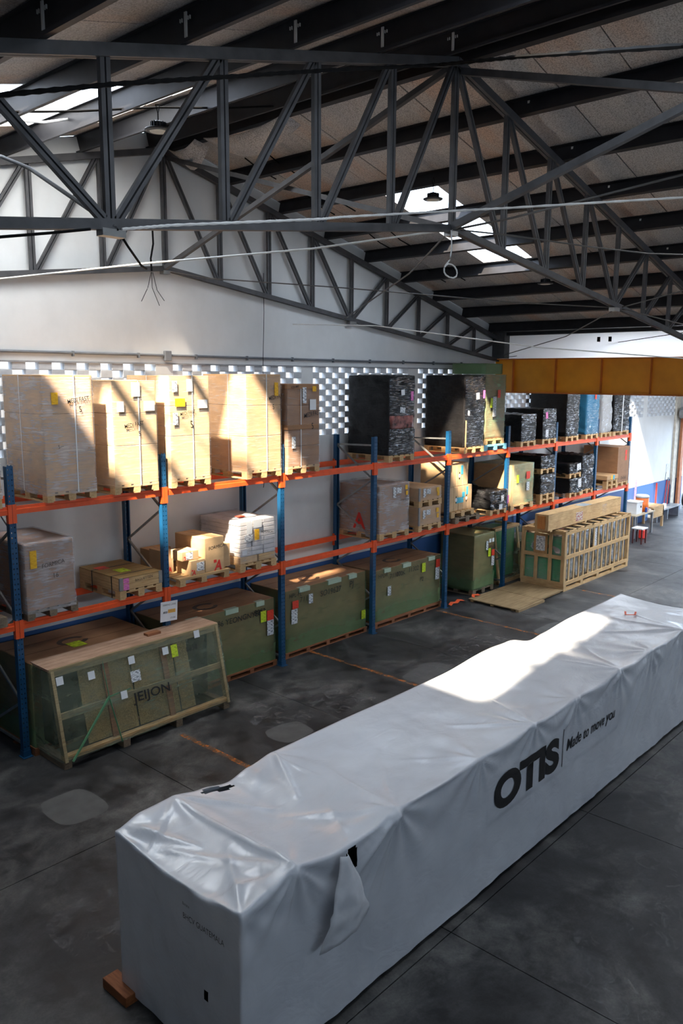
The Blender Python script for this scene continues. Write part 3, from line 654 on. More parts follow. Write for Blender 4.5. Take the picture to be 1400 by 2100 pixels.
# ------------------------------------------------------------------ pallets
def mesh_of(name, m, *boxes):
    bm = bmesh.new()
    for b_ in boxes: bx(bm, *b_)
    me = bpy.data.meshes.new(name); bm.to_mesh(me); bm.free(); me.materials.append(m); return me
PM = {}
def pallet_meshes(kind, m0, m1):
    PM[kind] = dict(str=mesh_of('pallet', m0, *[(0, .8, y, y+.145, .1, .122) for y in (0, .5275, 1.055)]),
                    top=mesh_of('top_board', m1, (0, .12, 0, 1.2, .122, .144)), bot=mesh_of('bottom_board', m1, (0, .1, 0, 1.2, 0, .022)), block=mesh_of('block', m1, (0, .12, 0, .14, .022, .1)))
pallet_meshes('pine', pine0, pine1); pallet_meshes('old', oldw, oldw); pallet_meshes('blue', pale_blue_w, pale_blue_w)
def pallet(parent, loc=(0, 0, 0), kind='pine', sx=1, sy=1, detail=True):
    k = PM[kind]
    p_ = obj('pallet', k['str'], None, parent, loc); p_.scale = (sx, sy, 1)
    for i in range(5): obj('top_board', k['top'], None, p_, (i*.17, 0, 0))
    for x in (0, .35, .7): obj('bottom_board', k['bot'], None, p_, (x, 0, 0))
    for x in (0, .34, .68):
        for y in (.002, .53, 1.058): obj('block', k['block'], None, p_, (x, y, 0))
    return p_
def lab(parent, x, z, w, h, m, y=-.004, name='paper_label', rot=0):
    bm = bmesh.new(); bx(bm, -w/2, w/2, -.0015, .0015, -h/2, h/2); o = obj(name, bm, m, parent, (x, y, z)); o.rotation_euler = (0, rot, 0); return o
def lab_s(parent, y, z, w, h, m, x=-.004, name='paper_label'):
    bm = bmesh.new(); bx(bm, -.0015, .0015, -w/2, w/2, -h/2, h/2); return obj(name, bm, m, parent, (x, y, z))
def carton(parent, dims, m=card, name='carton', bev=.006):
    o = box(name, dims, m, parent, bevel=bev); return o
def tall_stack(x, y, z, w, d, h, tiers, label, texts, labels, film_m=clear, m=card, straps=(.55,), sstraps=(.5,), group='tall cardboard stacks on the top shelf', pal='pine', lid=None, seed=1):
    t = thing('cardboard_stack', label, 'boxes', (x, y, z), group)
    pallet(t, kind=pal, sx=w/.8, sy=d/1.2)
    zz = .144; r_ = random.Random(seed)
    for f_ in tiers:
        hh = (h-.144)*f_; j = r_.uniform(-.004, .004)
        carton(t, (.004+j, w-.004+j, .004, d-.004, zz, zz+hh-.004), m); zz += hh
    for s_ in straps:
        bm = bmesh.new(); bx(bm, w*s_-.008, w*s_+.008, -.012, -.009, .12, h+.004); bx(bm, w*s_-.008, w*s_+.008, -.012, d, h, h+.004); obj('strap', bm, strapw, t)
    for s_ in sstraps:
        bm = bmesh.new(); bx(bm, -.012, -.009, d*s_-.006, d*s_+.006, .12, h+.003); obj('strap', bm, strapw, t)
    bm = gridbox(-.006, w+.006, -.006, d+.006, .10, h*.985, 14, 16, 26, lump(.006, 6, seed, 2.2), bottom=False, top=False)
    obj('stretch_film', bm, film_m, t, smooth=True)
    for (tx, tz, s, size) in texts: text(s, size*1.1, ink, t, (tx, -.018, tz), (1, 0, .14), (-.1, 0, 1), sx=.8, offset=.004, jitter=.12)
    for (lx, lz, lw, lh, lm) in labels: lab(t, lx, lz, lw, lh, lm, y=-.019)
    return t
FY = 10.93
g1 = 'tall cardboard stacks on the top shelf'
tall_stack(5.77, FY, Z2, .80, 1.2, 1.84, (.34, .33, .33), 'tallest leftmost cardboard stack, greyish wrapped, MEDIFAST written below a yellow label',
           [(.38, 1.42, 'MEDI FAST', .085), (.56, 1.30, '5', .11), (.2, .78, '5---', .07)], [(.18, 1.5, .10, .17, yel)], clear2, card, (.62,), (.55,), seed=1)
tall_stack(6.89, FY, Z2, .81, 1.2, 1.76, (.38, .31, .31), 'sunlit cardboard stack with two white papers, left of the blue post',
           [(.2, 1.02, 'MEDI FAST', .085), (.45, .9, '5', .10)], [(.42, 1.62, .15, .22, paper), (.66, 1.36, .2, .15, paper), (.14, 1.36, .12, .16, paper)], clear, card_l, (.58,), (.5,), seed=2)
tall_stack(7.95, FY, Z2, .82, 1.2, 1.84, (.42, .29, .29), 'sunlit cardboard stack with yellow envelope, right of the blue post',
           [(.2, 1.18, 'MEDI FAST', .075), (.4, .98, '5', .16)], [(.2, 1.4, .2, .13, yel), (.4, 1.68, .12, .2, paper), (.66, 1.37, .2, .14, paper), (.1, 1.14, .1, .2, prn), (.1, 1.66, .1, .18, prn)], clear, card_l, (.56,), (.5,), seed=3)
tall_stack(9.59, FY, Z2, .85, 1.2, 1.87, (.36, .32, .32), 'cardboard stack with a sharp sun strip on its left side',
           [(.53, 1.4, 'MEDI FAST', .09), (.62, 1.24, '5', .12)], [(.72, 1.6, .09, .24, yel)], clear, card, (.57,), (.4,), seed=4)
t = tall_stack(10.61, FY, Z2, .86, 1.2, 1.68, (.25, .25, .25, .25), 'shorter cardboard stack with four tiers right of the second blue post',
           [(.42, 1.05, 'MEDI FAST', .11), (.62, .84, '5', .15), (.08, 1.6, 'KERAMIK', .06)], [(.43, 1.48, .1, .3, prn), (.66, 1.3, .17, .2, paper), (.7, 1.6, .1, .1, yel), (.14, .6, .1, .22, prn)], clear, card_d, (.4,), (.45,), seed=5)
for zq in (.84, 1.6): box('lid', (-.014, .814, -.014, 1.2, zq, zq+.09), card_d, t, bevel=.004)

def black_load(x, y, z, w, d, h, label, mats=blackw, pal='pine', labels=(), group='black wrapped pallet loads', seed=1, amp=.02, tilt=0, name='wrapped_pallet_load', base=.144, pals=1, extra=None):
    t = thing(name, label, 'pallet load', (x, y, z), group)
    for q in range(pals): pallet(t, (0, 0, q*.145), pal, w/.8, d/1.2)
    b0 = .12+.145*(pals-1) if pals else 0
    bm = gridbox(0, w, 0, d, b0, h, 18, 20, 28, None, smooth=2); bm.normal_update()
    fn = lump(amp, 4, seed, 1.8); fn2 = lump(amp*.5, 14, seed+3, 3)
    for v_ in bm.verts:
        c, nn = v_.co.copy(), v_.normal.copy(); v_.co = c+fn(c, nn)+fn2(c, nn)
    bm2 = bm.copy()
    bm2.normal_update()
    for v_ in bm2.verts: v_.co += v_.normal*.006
    bmesh.ops.delete(bm2, geom=[f_ for f_ in bm2.faces if f_.normal.y > -.6], context='FACES')
    obj('stretch_wrap', bm, mats, t, smooth=True); obj('glint_layer', bm2, glint, t, smooth=True)  # second mesh is an added layer of painted highlights, front faces only
    for i_, (lx, lz, lw, lh, lm) in enumerate(labels): lab(t, lx, lz, lw, lh, lm, y=-amp-.006, rot=.1*((i_ % 3)-1))
    return t
t = black_load(13.64, FY, Z2, .90, 1.2, 1.87, 'black wrapped load with a see-through patch, on the top shelf behind the third post', labels=((.42, 1.5, .12, .12, paper), (.75, 1.42, .09, .2, pink), (.42, 1.12, .18, .12, prn)), seed=1, amp=.022)
bm = gridbox(.02, .8, -.035, 0, .72, 1.0, 12, 1, 8, lump(.02, 7, 3)); obj('clear_patch', bm, simple('pinkish_goods', (150, 90, 84), .3, 0, .5, 9), t, smooth=True)
t = black_load(16.54, FY, Z2, .88, 1.2, 1.88, 'black wrapped load with sunlit stripes left of the tall green load', labels=((.5, 1.38, .14, .16, paper), (.78, 1.42, .09, .2, pink), (.12, .98, .08, .12, prn)), seed=2, amp=.018)
box('corner_strip', (.02, .05, -.02, -.005, .15, .8), pine2, t)
# green tall load with small box on it
t = thing('green_wrapped_load', 'tall green wrapped carton load standing on a pale blue pallet', 'pallet load', (17.50, 10.97, Z2))
pallet(t, (0, 0, 0), 'blue', 1.36, 1.0); pallet(t, (.05, .02, .145), 'pine', 1.15, .95)
carton(t, (.04, .98, .04, 1.18, .29, 1.90), card_d); bm = gridbox(.03, .99, .03, 1.19, .28, 1.9, 12, 12, 20, lump(.012, 6, 8, 2), top=False); obj('stretch_film', bm, gfilm2, t, smooth=True)
lab(t, .62, 1.42, .13, .2, redl, y=.0); lab(t, .28, 1.2, .1, .24, lime, y=.0); lab(t, .42, 1.1, .16, .5, prn, y=.0); lab_s(t, .3, 1.6, .1, .28, paper, x=.0)
t = thing('green_taped_box', 'green taped cardboard box lying on top of the tall green load', 'box', (17.48, 11.02, Z2+1.91))
carton(t, (0, .82, 0, .95, 0, .26), card_d); bm = gridbox(-.006, .826, -.006, .956, .0, .262, 8, 8, 4, lump(.006, 6, 4), bottom=False); obj('stretch_film', bm, gfilm, t, smooth=True)
black_load(19.24, FY, Z2, .80, 1.2, .86, 'low black wrapped load just right of the fifth blue post, top shelf', seed=4, amp=.03, group=None)
t = black_load(20.41, FY, Z2, .80, 1.2, .98, 'black wrapped load with a pink label left of the sixth post, top shelf', labels=((.15, .8, .12, .18, pink), (.2, .3, .16, .2, prn)), seed=5, amp=.02)
black_load(21.80, FY, Z2, .80, 1.2, 1.75, 'tallest black wrapped load left of the blue wrapped one', seed=6, amp=.02)
t = black_load(23.07, FY, Z2, .86, 1.2, 1.8, 'tall blue wrapped load on the top shelf under the girder', mats=bluew, seed=8, amp=.018, group='blue wrapped load')
lab(t, .5, 1.3, .1, .2, redl, y=-.03)
black_load(24.14, FY, Z2, .72, 1.2, 1.8, 'silver grey wrapped tall load right of the blue wrapped one', mats=silverw, seed=9, amp=.03, group='silver wrapped load')
t = black_load(25.03, FY, Z2, 1.2, 1.2, 1.7, 'black load with white straps at the right end of the top shelf', labels=(), seed=10, amp=.03)
bm = bmesh.new(); bx(bm, .52, .57, -.04, -.034, .12, 1.72); bx(bm, 0, .85, -.045, -.038, 1.35, 1.42); obj('strap', bm, strapw, t)

# ---- middle shelf
t = thing('wrapped_box_load', 'dark grey film-wrapped box with yellow tag beside the leftmost blue post', 'pallet load', (5.37, FY, Z1))
pallet(t, kind='old'); carton(t, (.0, .76, .0, 1.2, .144, 1.13), card_d)
bm = gridbox(-.01, .77, -.01, 1.21, .1, 1.145, 14, 14, 20, lump(.01, 5, 3, 1.5), bottom=False); obj('stretch_film', bm, clear2, t, smooth=True)
lab(t, .12, .9, .1, .26, yel, y=-.022); text('FORMICA', .085, ink, t, (.24, -.022, .75), (1, 0, .1), (0, 0, 1)); text('16', .1, ink, t, (.4, -.022, .58), (1, 0, .1), (0, 0, 1)); lab(t, .2, 1.15, .12, .001, redl, y=.3)
t = thing('wrapped_box_load', 'partly seen grey wrapped load on a pallet at the left picture edge', 'pallet load', (4.1, FY-.02, Z1)); pallet(t, kind='old', sx=1.2)
carton(t, (0, .82, 0, 1.2, .144, 1.25), card_d); bm = gridbox(-.01, .83, -.01, 1.21, .14, 1.26, 12, 12, 16, lump(.012, 5, 9, 1.5), bottom=False); obj('stretch_film', bm, clear2, t, smooth=True)
t = thing('wrapped_box_load', 'partly seen wrapped stack on the top shelf at the left picture edge', 'pallet load', (4.3, FY, Z2)); pallet(t, kind='pine')
carton(t, (0, .8, 0, 1.2, .144, .6), card_l); bm = gridbox(-.01, .81, -.01, 1.21, .14, .62, 12, 12, 12, lump(.012, 5, 9, 1.5), bottom=False); obj('stretch_film', bm, clear2, t, smooth=True)
# flat wooden crate
t = thing('flat_wooden_crate', 'flat plank crate with black straps on a pallet, middle shelf left', 'crate', (6.90, FY, Z1)); pallet(t)
for i in range(8): box('top_plank', (.0, .8, i*.15+.003, (i+1)*.15-.003, .335, .355), wood('crate_plank', (140, 108, 62), (178, 144, 92), 0) if i == 0 else MATS['crate_plank'], t)
for i in range(2): 
    box('side_plank', (0, .8, -.0, .02, .15+i*.095, .24+i*.095), pine0, t); box('side_plank', (0, .02, .02, 1.2, .15+i*.095, .24+i*.095), pine1, t)
    box('side_plank', (.78, .8, .02, 1.2, .15+i*.095, .24+i*.095), pine1, t); box('side_plank', (.02, .78, 1.18, 1.2, .15+i*.095, .24+i*.095), pine0, t)
for y in (.22, .8):
    bm = bmesh.new(); bx(bm, -.004, 0, y, y+.02, .0, .36); bx(bm, -.004, .8, y, y+.02, .355, .359); obj('strap', bm, strapb, t)
box('corner_bracket', (-.004, .06, -.005, .02, .15, .355), galv, t); box('corner_bracket', (.74, .804, -.005, .02, .15, .355), galv, t)
lab(t, .12, .3, .1, .08, pink); lab(t, .12, .2, .1, .1, pink); text('BAGUETTEN', .06, ink, t, (.28, -.008, .26), (1, 0, .05), (0, 0, 1)); box('paper_label', (.25, .45, .35, .6, .356, .358), lime, t); box('paper_label', (.1, .3, .75, .95, .356, .358), redl, t)
# loose cartons on pallet
t = thing('wooden_pallet', 'light pallet with overhanging slats carrying the loose small cartons', 'pallet', (8.04, FY-.03, Z1))
k = PM['pine']; p_ = obj('stringer', k['str'], None, t); p_.scale = (1.35, 1, 1)
for i in range(9): box('slat', (-.02, 1.1, i*.138, i*.138+.1, .122, .144), pine0, t)
for x in (0, .45, .95):
    box('bottom_board', (x, x+.13, 0, 1.2, 0, .022), pine1, t)
    for y in (.0, .53, 1.06): box('block', (x+.01, x+.12, y, y+.13, .022, .1), pine1, t)
def loose(x, y, z, w, d, h, label, rz=0, logo=None, txt=None, lb=None, m=card_l):
    t = thing('cardboard_box', label, 'box', (x, y, z), 'loose cartons on the slatted pallet', rz)
    carton(t, (0, w, 0, d, 0, h), m); box('tape', (w*.47, w*.53, -.0015, d+.001, h-.001, h+.0015), simple('brown_tape', (176, 132, 84), .3) if 'brown_tape' not in MATS else MATS['brown_tape'], t)
    if logo: text('A', logo[2], redink, t, (logo[0], -.002, logo[1]), (1, 0, 0), (.18, 0, 1), 'red_logo', .03, sx=.9)
    if logo: 
        bm = bmesh.new(); bx(bm, logo[0]-.01, logo[0]+.03*logo[2]/.15, -.003, -.001, logo[1]+logo[2]*.55, logo[1]+logo[2]*.75); obj('red_logo_dot', bm, redink, t)
    if txt: text(txt[0], txt[3], ink, t, (txt[1], -.002, txt[2]), (1, 0, .08), (0, 0, 1))
    if lb: lab(t, lb[0], lb[1], lb[2], lb[3], prn, y=-.003)
    return t
zb = Z1+.145
loose(8.62, FY+.02, zb, .42, .85, .60, 'biggest loose carton on the slatted pallet, FORMICA written above a red logo', logo=(.2, .0, .26), txt=('FORMICA', .08, .38, .085))
loose(8.30, FY+.0, zb, .30, .42, .26, 'low carton with a paper label in front of the biggest loose carton', logo=(.02, .01, .12), lb=(.2, .14, .16, .15))
loose(8.16, FY+.06, zb+.265, .34, .34, .16, 'small carton lying on top of two low cartons beside the blue post', logo=(.05, .01, .09), lb=(.15, .08, .14, .12), rz=-.06)
loose(8.05, FY+.45, zb, .22, .4, .40, 'carton half hidden behind the lit blue post', logo=(.1, .02, .12))
loose(9.05, FY+.12, zb, .22, .6, .42, 'tall narrow carton right of the biggest loose carton')
loose(8.1, FY+.9, zb, .45, .3, .35, 'carton at the back of the slatted pallet near the wall', m=card)
# white wrapped pack stack
t = thing('white_wrapped_stack', 'white film-wrapped stack of small flat packs, middle shelf beside second post', 'pallet load', (9.40, FY, Z1))
pallet(t, sx=1.12)
for i in range(2):
    for j in range(2): box('flat_pack', (i*.45+.02, i*.45+.43, j*.58+.02, j*.58+.57, .15, .27), pine0 if (i+j) % 2 else card_l, t, bevel=.005)
pk = simple('white_pack', (206, 202, 204), .4, 0, .06, 6)
nl = 8
for k_ in range(nl):
    for i in range(3):
        r_ = random.Random(k_*7+i); j = r_.uniform(-.01, .01)
        box('flat_pack', (i*.285+.03+j, i*.285+.31+j, .03, 1.15, .275+k_*.082, .275+k_*.082+.078), pk, t, bevel=.008)
bm = gridbox(.015, .90, .015, 1.17, .15, .945, 14, 16, 16, lump(.014, 8, 6, 2), bottom=False); obj('stretch_film', bm, clear, t, smooth=True)
lab(t, .22, .8, .13, .22, paper, y=-.01); lab(t, .42, .86, .2, .15, paper, y=-.01); lab(t, .4, .66, .11, .2, yel, y=-.012); lab(t, .2, .62, .2, .12, prn, y=-.008); lab(t, .1, .36, .12, .08, paper, y=-.01); text('FORMICA', .07, ink, t, (.5, -.012, .68), (1, 0, -.15), (0, 0, 1)); box('red_tag', (.3, .48, .35, .5, .948, .951), redl, t)
# tall transparent wrapped board
t = thing('film_wrapped_carton', 'large film-wrapped carton with big red letter, beside the third blue post', 'pallet load', (13.36, FY, Z1)); pallet(t, sx=1.3)
carton(t, (.02, 1.02, .03, 1.18, .144, 1.18), card_d); bm = gridbox(-.0, 1.04, .01, 1.2, .1, 1.22, 16, 16, 20, lump(.012, 5, 13, 1.5), bottom=False); obj('stretch_film', bm, clear2, t, smooth=True)
lab(t, .50, 1.02, .1, .24, prn); lab(t, .66, 1.05, .16, .13, prn); lab(t, .92, 1.1, .08, .1, yel); lab(t, .94, .97, .07, .09, yel); text('A', .5, redink, t, (-.008, .75, .22), (0, -1, 0), (0, 0, 1), 'red_letter', .02); text('FORMICA', .07, ink, t, (.7, -.01, .8), (1, 0, 0), (0, 0, 1))
# two stacked pallet boxes
for q, (zz, lbl) in enumerate(((Z1, 'lower cardboard pallet box with metal corner, middle shelf'), (Z1+.57, 'upper cardboard pallet box stacked on the lower one, middle shelf'))):
    t = thing('pallet_box', lbl, 'box', (14.76, FY, zz), 'two stacked pallet boxes'); pallet(t, sx=1.12); hh = .42 if q == 0 else .30
    carton(t, (.01, .88, .01, 1.2, .144, .144+hh), card); bm = gridbox(.0, .89, .0, 1.2, .14, .15+hh, 12, 12, 6, lump(.005, 5, q, 1.5), bottom=False); obj('stretch_film', bm, clear, t, smooth=True)
    box('corner_bracket', (-.004, .05, -.006, .02, .144, .144+hh), galv, t); lab(t, .2, .144+hh*.6, .1, .2, prn, y=-.01); lab(t, .36, .144+hh*.68, .16, .12, prn, y=-.01); lab(t, .72, .144+hh*.72, .1, .1, yel, y=-.01); lab(t, .74, .144+hh*.4, .08, .1, yel, y=-.01)
# cartons with cyan tape
def cyan_stack(x, z, w, h, label, ns, band, sun=0):
    t = thing('taped_cartons', label, 'boxes', (x, FY+.12, z), 'cartons with cyan tape'); 
    for i in range(ns): carton(t, (i*w/ns+.003, (i+1)*w/ns-.003, 0, .9, 0, h), card_l, 'carton', .008)
    for (a_, b_, c_, d_) in band: box('cyan_tape', (a_, b_, -.003, -.001, c_, d_), cyan, t)
    for cx in ((.3, .75) if ns > 3 else (.5,)):
        bm = bmesh.new(); lathe(bm, [(.045, 0), (.045, .002)], seg=16); o = obj('round_sticker', bm, paper, t, (w*cx, -.004, h*.45)); o.rotation_euler = (math.pi/2, 0, 0)
        bm = bmesh.new(); vs3 = [bm.verts.new(c) for c in ((-.03, 0, .055), (.03, 0, .055), (0, 0, .10))]; bm.faces.new(vs3); vs3 = [bm.verts.new(c) for c in ((-.03, 0, -.055), (0, 0, -.10), (.03, 0, -.055))]; bm.faces.new(vs3); obj('arrow_mark', bm, ink, t, (w*cx, -.004, h*.45))
    return t
t = thing('weathered_pallet', 'dark weathered pallet under the cyan taped cartons, projecting to the right', 'pallet', (16.22, FY-.02, Z1)); pallet(t, kind='old', sx=1.35)
t = thing('wooden_pallet', 'light pallet between the weathered pallet and the taped cartons', 'pallet', (16.12, FY+.03, Z1+.145)); pallet(t, sx=1.25)
cyan_stack(16.13, Z1+.29, 1.0, .60, 'lower row of brown cartons with cyan tape beside the fourth blue post', 5, ((.3, .62, .18, .32), (.56, .68, .3, .44), (.74, .82, .36, .56)))
cyan_stack(16.17, Z1+.895, .76, .56, 'upper brown cartons with cyan tape stacked on the lower row', 3, ((.44, .54, .28, .5),))
black_load(17.83, FY, Z1, .80, 1.1, .62, 'low rounded black bag-wrapped bundle between fourth and fifth posts', labels=((.5, .42, .13, .16, prn), (.42, .2, .16, .13, paper), (.78, .36, .07, .22, pink)), seed=14, amp=.045, group=None)
# H1 green carton on pallet
t = thing('green_wrapped_carton', 'pale green wrapped carton right of the fifth post with red label', 'pallet load', (18.84, FY, Z1)); pallet(t, sx=1.5)
carton(t, (.0, 1.22, .04, 1.19, .144, 1.22), card); bm = gridbox(.1, 1.235, .03, 1.2, .14, 1.23, 14, 12, 16, lump(.008, 6, 3, 1), bottom=False); obj('stretch_film', bm, gfilm2, t, smooth=True)
lab(t, .9, .9, .2, .2, redl, y=.015); lab(t, .35, .84, .12, .22, lime, y=.015); lab(t, .9, .6, .16, .24, prn, y=.015); box('edge_board', (.0, .13, .015, .04, .02, 1.22), pine2, t)
black_load(20.44, FY, Z1, .83, 1.2, .83, 'black wrapped load on two pallets, lower of the pair left of the sixth post', seed=21, amp=.03, pals=2)
black_load(20.5, FY+.05, Z1+.85, .80, 1.1, .5, 'small black wrapped load on a pallet, upper of the pair', seed=22, amp=.03)
black_load(22.22, FY, Z1, .78, 1.2, .56, 'lower black wrapped load with tilted white papers right of the sixth post', labels=((.55, .4, .2, .26, prn),), seed=23, amp=.03)
black_load(22.24, FY+.04, Z1+.57, .74, 1.1, .42, 'upper black load with a tilted white envelope right of the sixth post', labels=((.5, .32, .26, .2, prn),), seed=24, amp=.035)
black_load(23.1, FY+.06, Z1, .80, 1.1, 1.2, 'tall crinkled black load just left of the seventh post, middle shelf', seed=25, amp=.04)
t = thing('cardboard_box', 'big brown cardboard box with red arrows at the right end of the middle shelf', 'box', (25.56, FY+.02, Z1)); pallet(t, sx=1.13)
carton(t, (0, .90, .0, 1.2, .144, 1.30), card_d); lab(t, .62, 1.1, .14, .16, redl); lab(t, .62, .92, .14, .16, redl); text('DH360', .14, ink, t, (.3, -.003, .22), (1, 0, 0), (0, 0, 1))
t = thing('wooden_pallet', 'small pallet holding a flat carton in front of the big brown box', 'pallet', (24.7, FY-.03, Z1)); pallet(t, sx=1.0); pallet(t, (0, 0, .145), sx=1.0)
t = thing('flat_carton', 'flat brown carton tilted on the small pallet, yellow and blue tape', 'box', (24.66, FY-.05, Z1+.3)); carton(t, (0, .84, 0, 1.1, 0, .14), card); box('yellow_tape', (.3, .42, -.004, -.001, .0, .14), yel, t); box('cyan_tape', (.44, .56, -.004, -.001, .0, .14), cyan, t)

# ---- floor level big green boxes
def big_box(x, y, w, d, h, label, texts, labels, tapes, z0=.12, ring=True, pal=redw):
    t = thing('green_wrapped_crate', label, 'crate', (x, y, 0), 'large green wrapped boxes under the rack')
    bm = bmesh.new()
    for yy in (0, d/2-.05, d-.1): bx(bm, 0, w, yy, yy+.1, 0, .02)
    obj('skid_base', bm, pal, t)
    for i in range(5): box('block', (w*i/4-.1*(i/4), w*i/4-.1*(i/4)+.1, .0, .1, .02, .09), pal, t)
    for i in range(5): box('block', (w*i/4-.1*(i/4), w*i/4-.1*(i/4)+.1, d-.1, d, .02, .09), pal, t)
    box('deck_board', (0, w, -.01, d, .09, z0), pal, t)
    carton(t, (.03, w-.03, .03, d-.02, z0, h), card_d, 'carton', .01)
    for i in range(1, 3): box('flap_seam', (.04, w-.04, .03+(d-.05)*i/3-.003, .03+(d-.05)*i/3+.003, h-.001, h+.002), simple('dark_seam_brown', (96, 68, 48), .8) if 'dark_seam_brown' not in MATS else MATS['dark_seam_brown'], t)  # flap seams are thin dark brown strips
    bm = gridbox(.018, w-.018, .018, d-.008, z0-.01, h-.004, 20, 12, 16, lump(.008, 4, x, 1), bottom=False, top=False); obj('stretch_film', bm, gfilm, t, smooth=True)
    if ring:
        bm = bmesh.new(); n_ = 28; vo_ = []; vi_ = []
        for q in range(n_+1):
            a = q/n_*5.6+.4; vo_.append(bm.verts.new((w*.45+.25*math.cos(a), d*.42+.2*math.sin(a), h+.003))); vi_.append(bm.verts.new((w*.45+.17*math.cos(a), d*.42+.12*math.sin(a), h+.003)))
        for q in range(n_): bm.faces.new((vo_[q], vo_[q+1], vi_[q+1], vi_[q]))
        obj('tape_ring', bm, simple('dark_ring_mark', (70, 50, 38), .5) if 'dark_ring_mark' not in MATS else MATS['dark_ring_mark'], t)
    for (s, tx, tz, sz) in texts: text(s, sz, ink, t, (tx, -.002, tz), (1, 0, 0), (.05, 0, 1), jitter=.1)
    for (lx, lz, lw, lh, lm) in labels: lab(t, lx, lz, lw, lh, lm, y=-.004)
    for (a_, b_) in tapes:
        bm = bmesh.new(); bx(bm, a_, b_, -.002, .03, h-.09, h+.002); bx(bm, a_, b_, .0, .10, h+.0015, h+.0035); obj('tape_patch', bm, tape, t)
    return t
big_box(5.35, 10.92, 2.2, 1.3, 1.42, 'leftmost dark green wrapped crate under the rack, behind the A-shaped crate', [], [], [(.6, .8), (1.7, 1.9)])
t = box('lime_paper', (6.18, 6.42, 11.15, 11.4, 1.425, 1.428), lime); tag(t, 'lime green paper lying on the leftmost dark crate', 'paper')
big_box(8.0, 11.12, 2.46, 1.15, 1.37, 'green wrapped crate left of the second lit post, 8053 written on it', [('HPL-FL', .12, 1.22, .13), ('/86 YEONGNYEO', .95, 1.10, .15), ('8053', 1.88, 1.12, .15)], [(2.3, 1.05, .17, .2, redl), (2.3, .8, .17, .3, prn), (2.12, 1.06, .14, .22, lime)], [(.35, .62), (1.2, 1.5), (1.95, 2.15)])
big_box(10.78, 11.2, 2.5, 1.07, 1.39, 'green wrapped crate right of the second post with a sun patch on top', [('HPL-FL', .1, 1.24, .12), ('7111', .4, 1.1, .16), ('SO19627', 1.0, 1.1, .17), ('PJ', 1.9, 1.12, .2)], [(.28, 1.08, .17, .16, redl), (.25, .84, .17, .3, prn), (.72, 1.12, .12, .2, prn), (2.38, .42, .13, .2, lime)], [(.4, .7), (1.25, 1.65), (1.9, 2.15)])
big_box(13.5, 11.15, 2.55, 1.1, 1.33, 'green wrapped crate beside the third post on a reddish pallet', [('HPL-R', .1, 1.15, .13), ('711000K', .5, 1.08, .16), ('11302', 1.2, 1.1, .16), ('P2', 1.65, .8, .15)], [(2.38, 1.13, .16, .2, redl), (2.36, .88, .16, .3, prn), (1.8, 1.12, .14, .22, lime), (.5, .8, .12, .22, prn)], [(.32, .55), (1.0, 1.3), (2.0, 2.25)], z0=.15)
t = thing('green_wrapped_crate', 'narrow upright green wrapped carton behind the orange strap on floor', 'crate', (17.4, 11.1, 0)); pallet(t, sx=1.25, sy=.9, kind='old')
carton(t, (.02, .98, .02, 1.05, .144, 1.57), card_d); bm = gridbox(0, 1.0, 0, 1.07, .1, 1.58, 12, 12, 16, lump(.012, 4, 5, 1)); obj('stretch_film', bm, gfilm, t, smooth=True)
lab(t, .6, 1.25, .1, .24, prn, y=-.015); lab(t, .72, 1.05, .12, .22, lime, y=-.015); lab(t, .9, 1.02, .14, .16, redl, y=-.015); lab(t, .9, .8, .14, .26, prn, y=-.015); lab(t, .74, 1.36, .1, .1, paper, y=-.015); lab(t, .88, 1.36, .1, .1, paper, y=-.015); text('30268', .15, ink, t, (.62, -.014, 1.12), (1, 0, 0), (0, 0, 1))
t = thing('a_frame_crate', 'pine A-frame crate with green panels behind the slatted crate', 'crate', (18.85, 11.2, 0))
box('panel', (.05, 1.15, .25, .95, .1, 1.45), greenp, t)
for x in (0, 1.2): 
    bm = bmesh.new(); bar(bm, (x, 0, .05), (x, .22, 1.5), .08, .05); bar(bm, (x, .22, 1.5), (x, .9, 1.5), .08, .06); bar(bm, (x, 0, .05), (x, 1.0, .05), .08, .08); obj('side_frame', bm, pine2, t)
box('top_rail', (-.04, 1.24, .15, .3, 1.46, 1.54), pine0, t); box('bottom_rail', (-.04, 1.24, 0, .08, .0, .1), pine0, t)
bm = gridbox(-.03, 1.26, .1, 1.0, .05, 1.5, 10, 8, 12, lambda c, nn: nn*.01*noise.noise(c*4)+Vector((0, (1-c.z/1.5)*-.1 if c.y < .5 else 0, 0)), bottom=False); obj('stretch_film', bm, dfilm, t, smooth=True)
for i, (x, w, h) in enumerate(((20.5, .95, 1.0), (21.7, 1.1, 1.25), (23.0, .9, 1.1), (24.3, 1.2, 1.4))):
    t = thing('shaded_crate', ['low dark wrapped crate behind the slatted crate, nearest', 'dark crate with clear film behind the slatted crate, second', 'dark brown carton behind the long timber box, third', 'brown carton under the right end of the rack'][i], 'crate', (x, 11.15, 0), 'shaded crates behind the slatted crate')
    pallet(t, sx=w/.8*.98, sy=.85, kind='old'); carton(t, (0, w, 0, 1.0, .144, h), card_d); bm = gridbox(-.01, w+.01, -.01, 1.01, .14, h+.01, 8, 8, 10, lump(.02, 4, x, 1)); obj('stretch_film', bm, clear2 if i < 2 else clear, t, smooth=True)

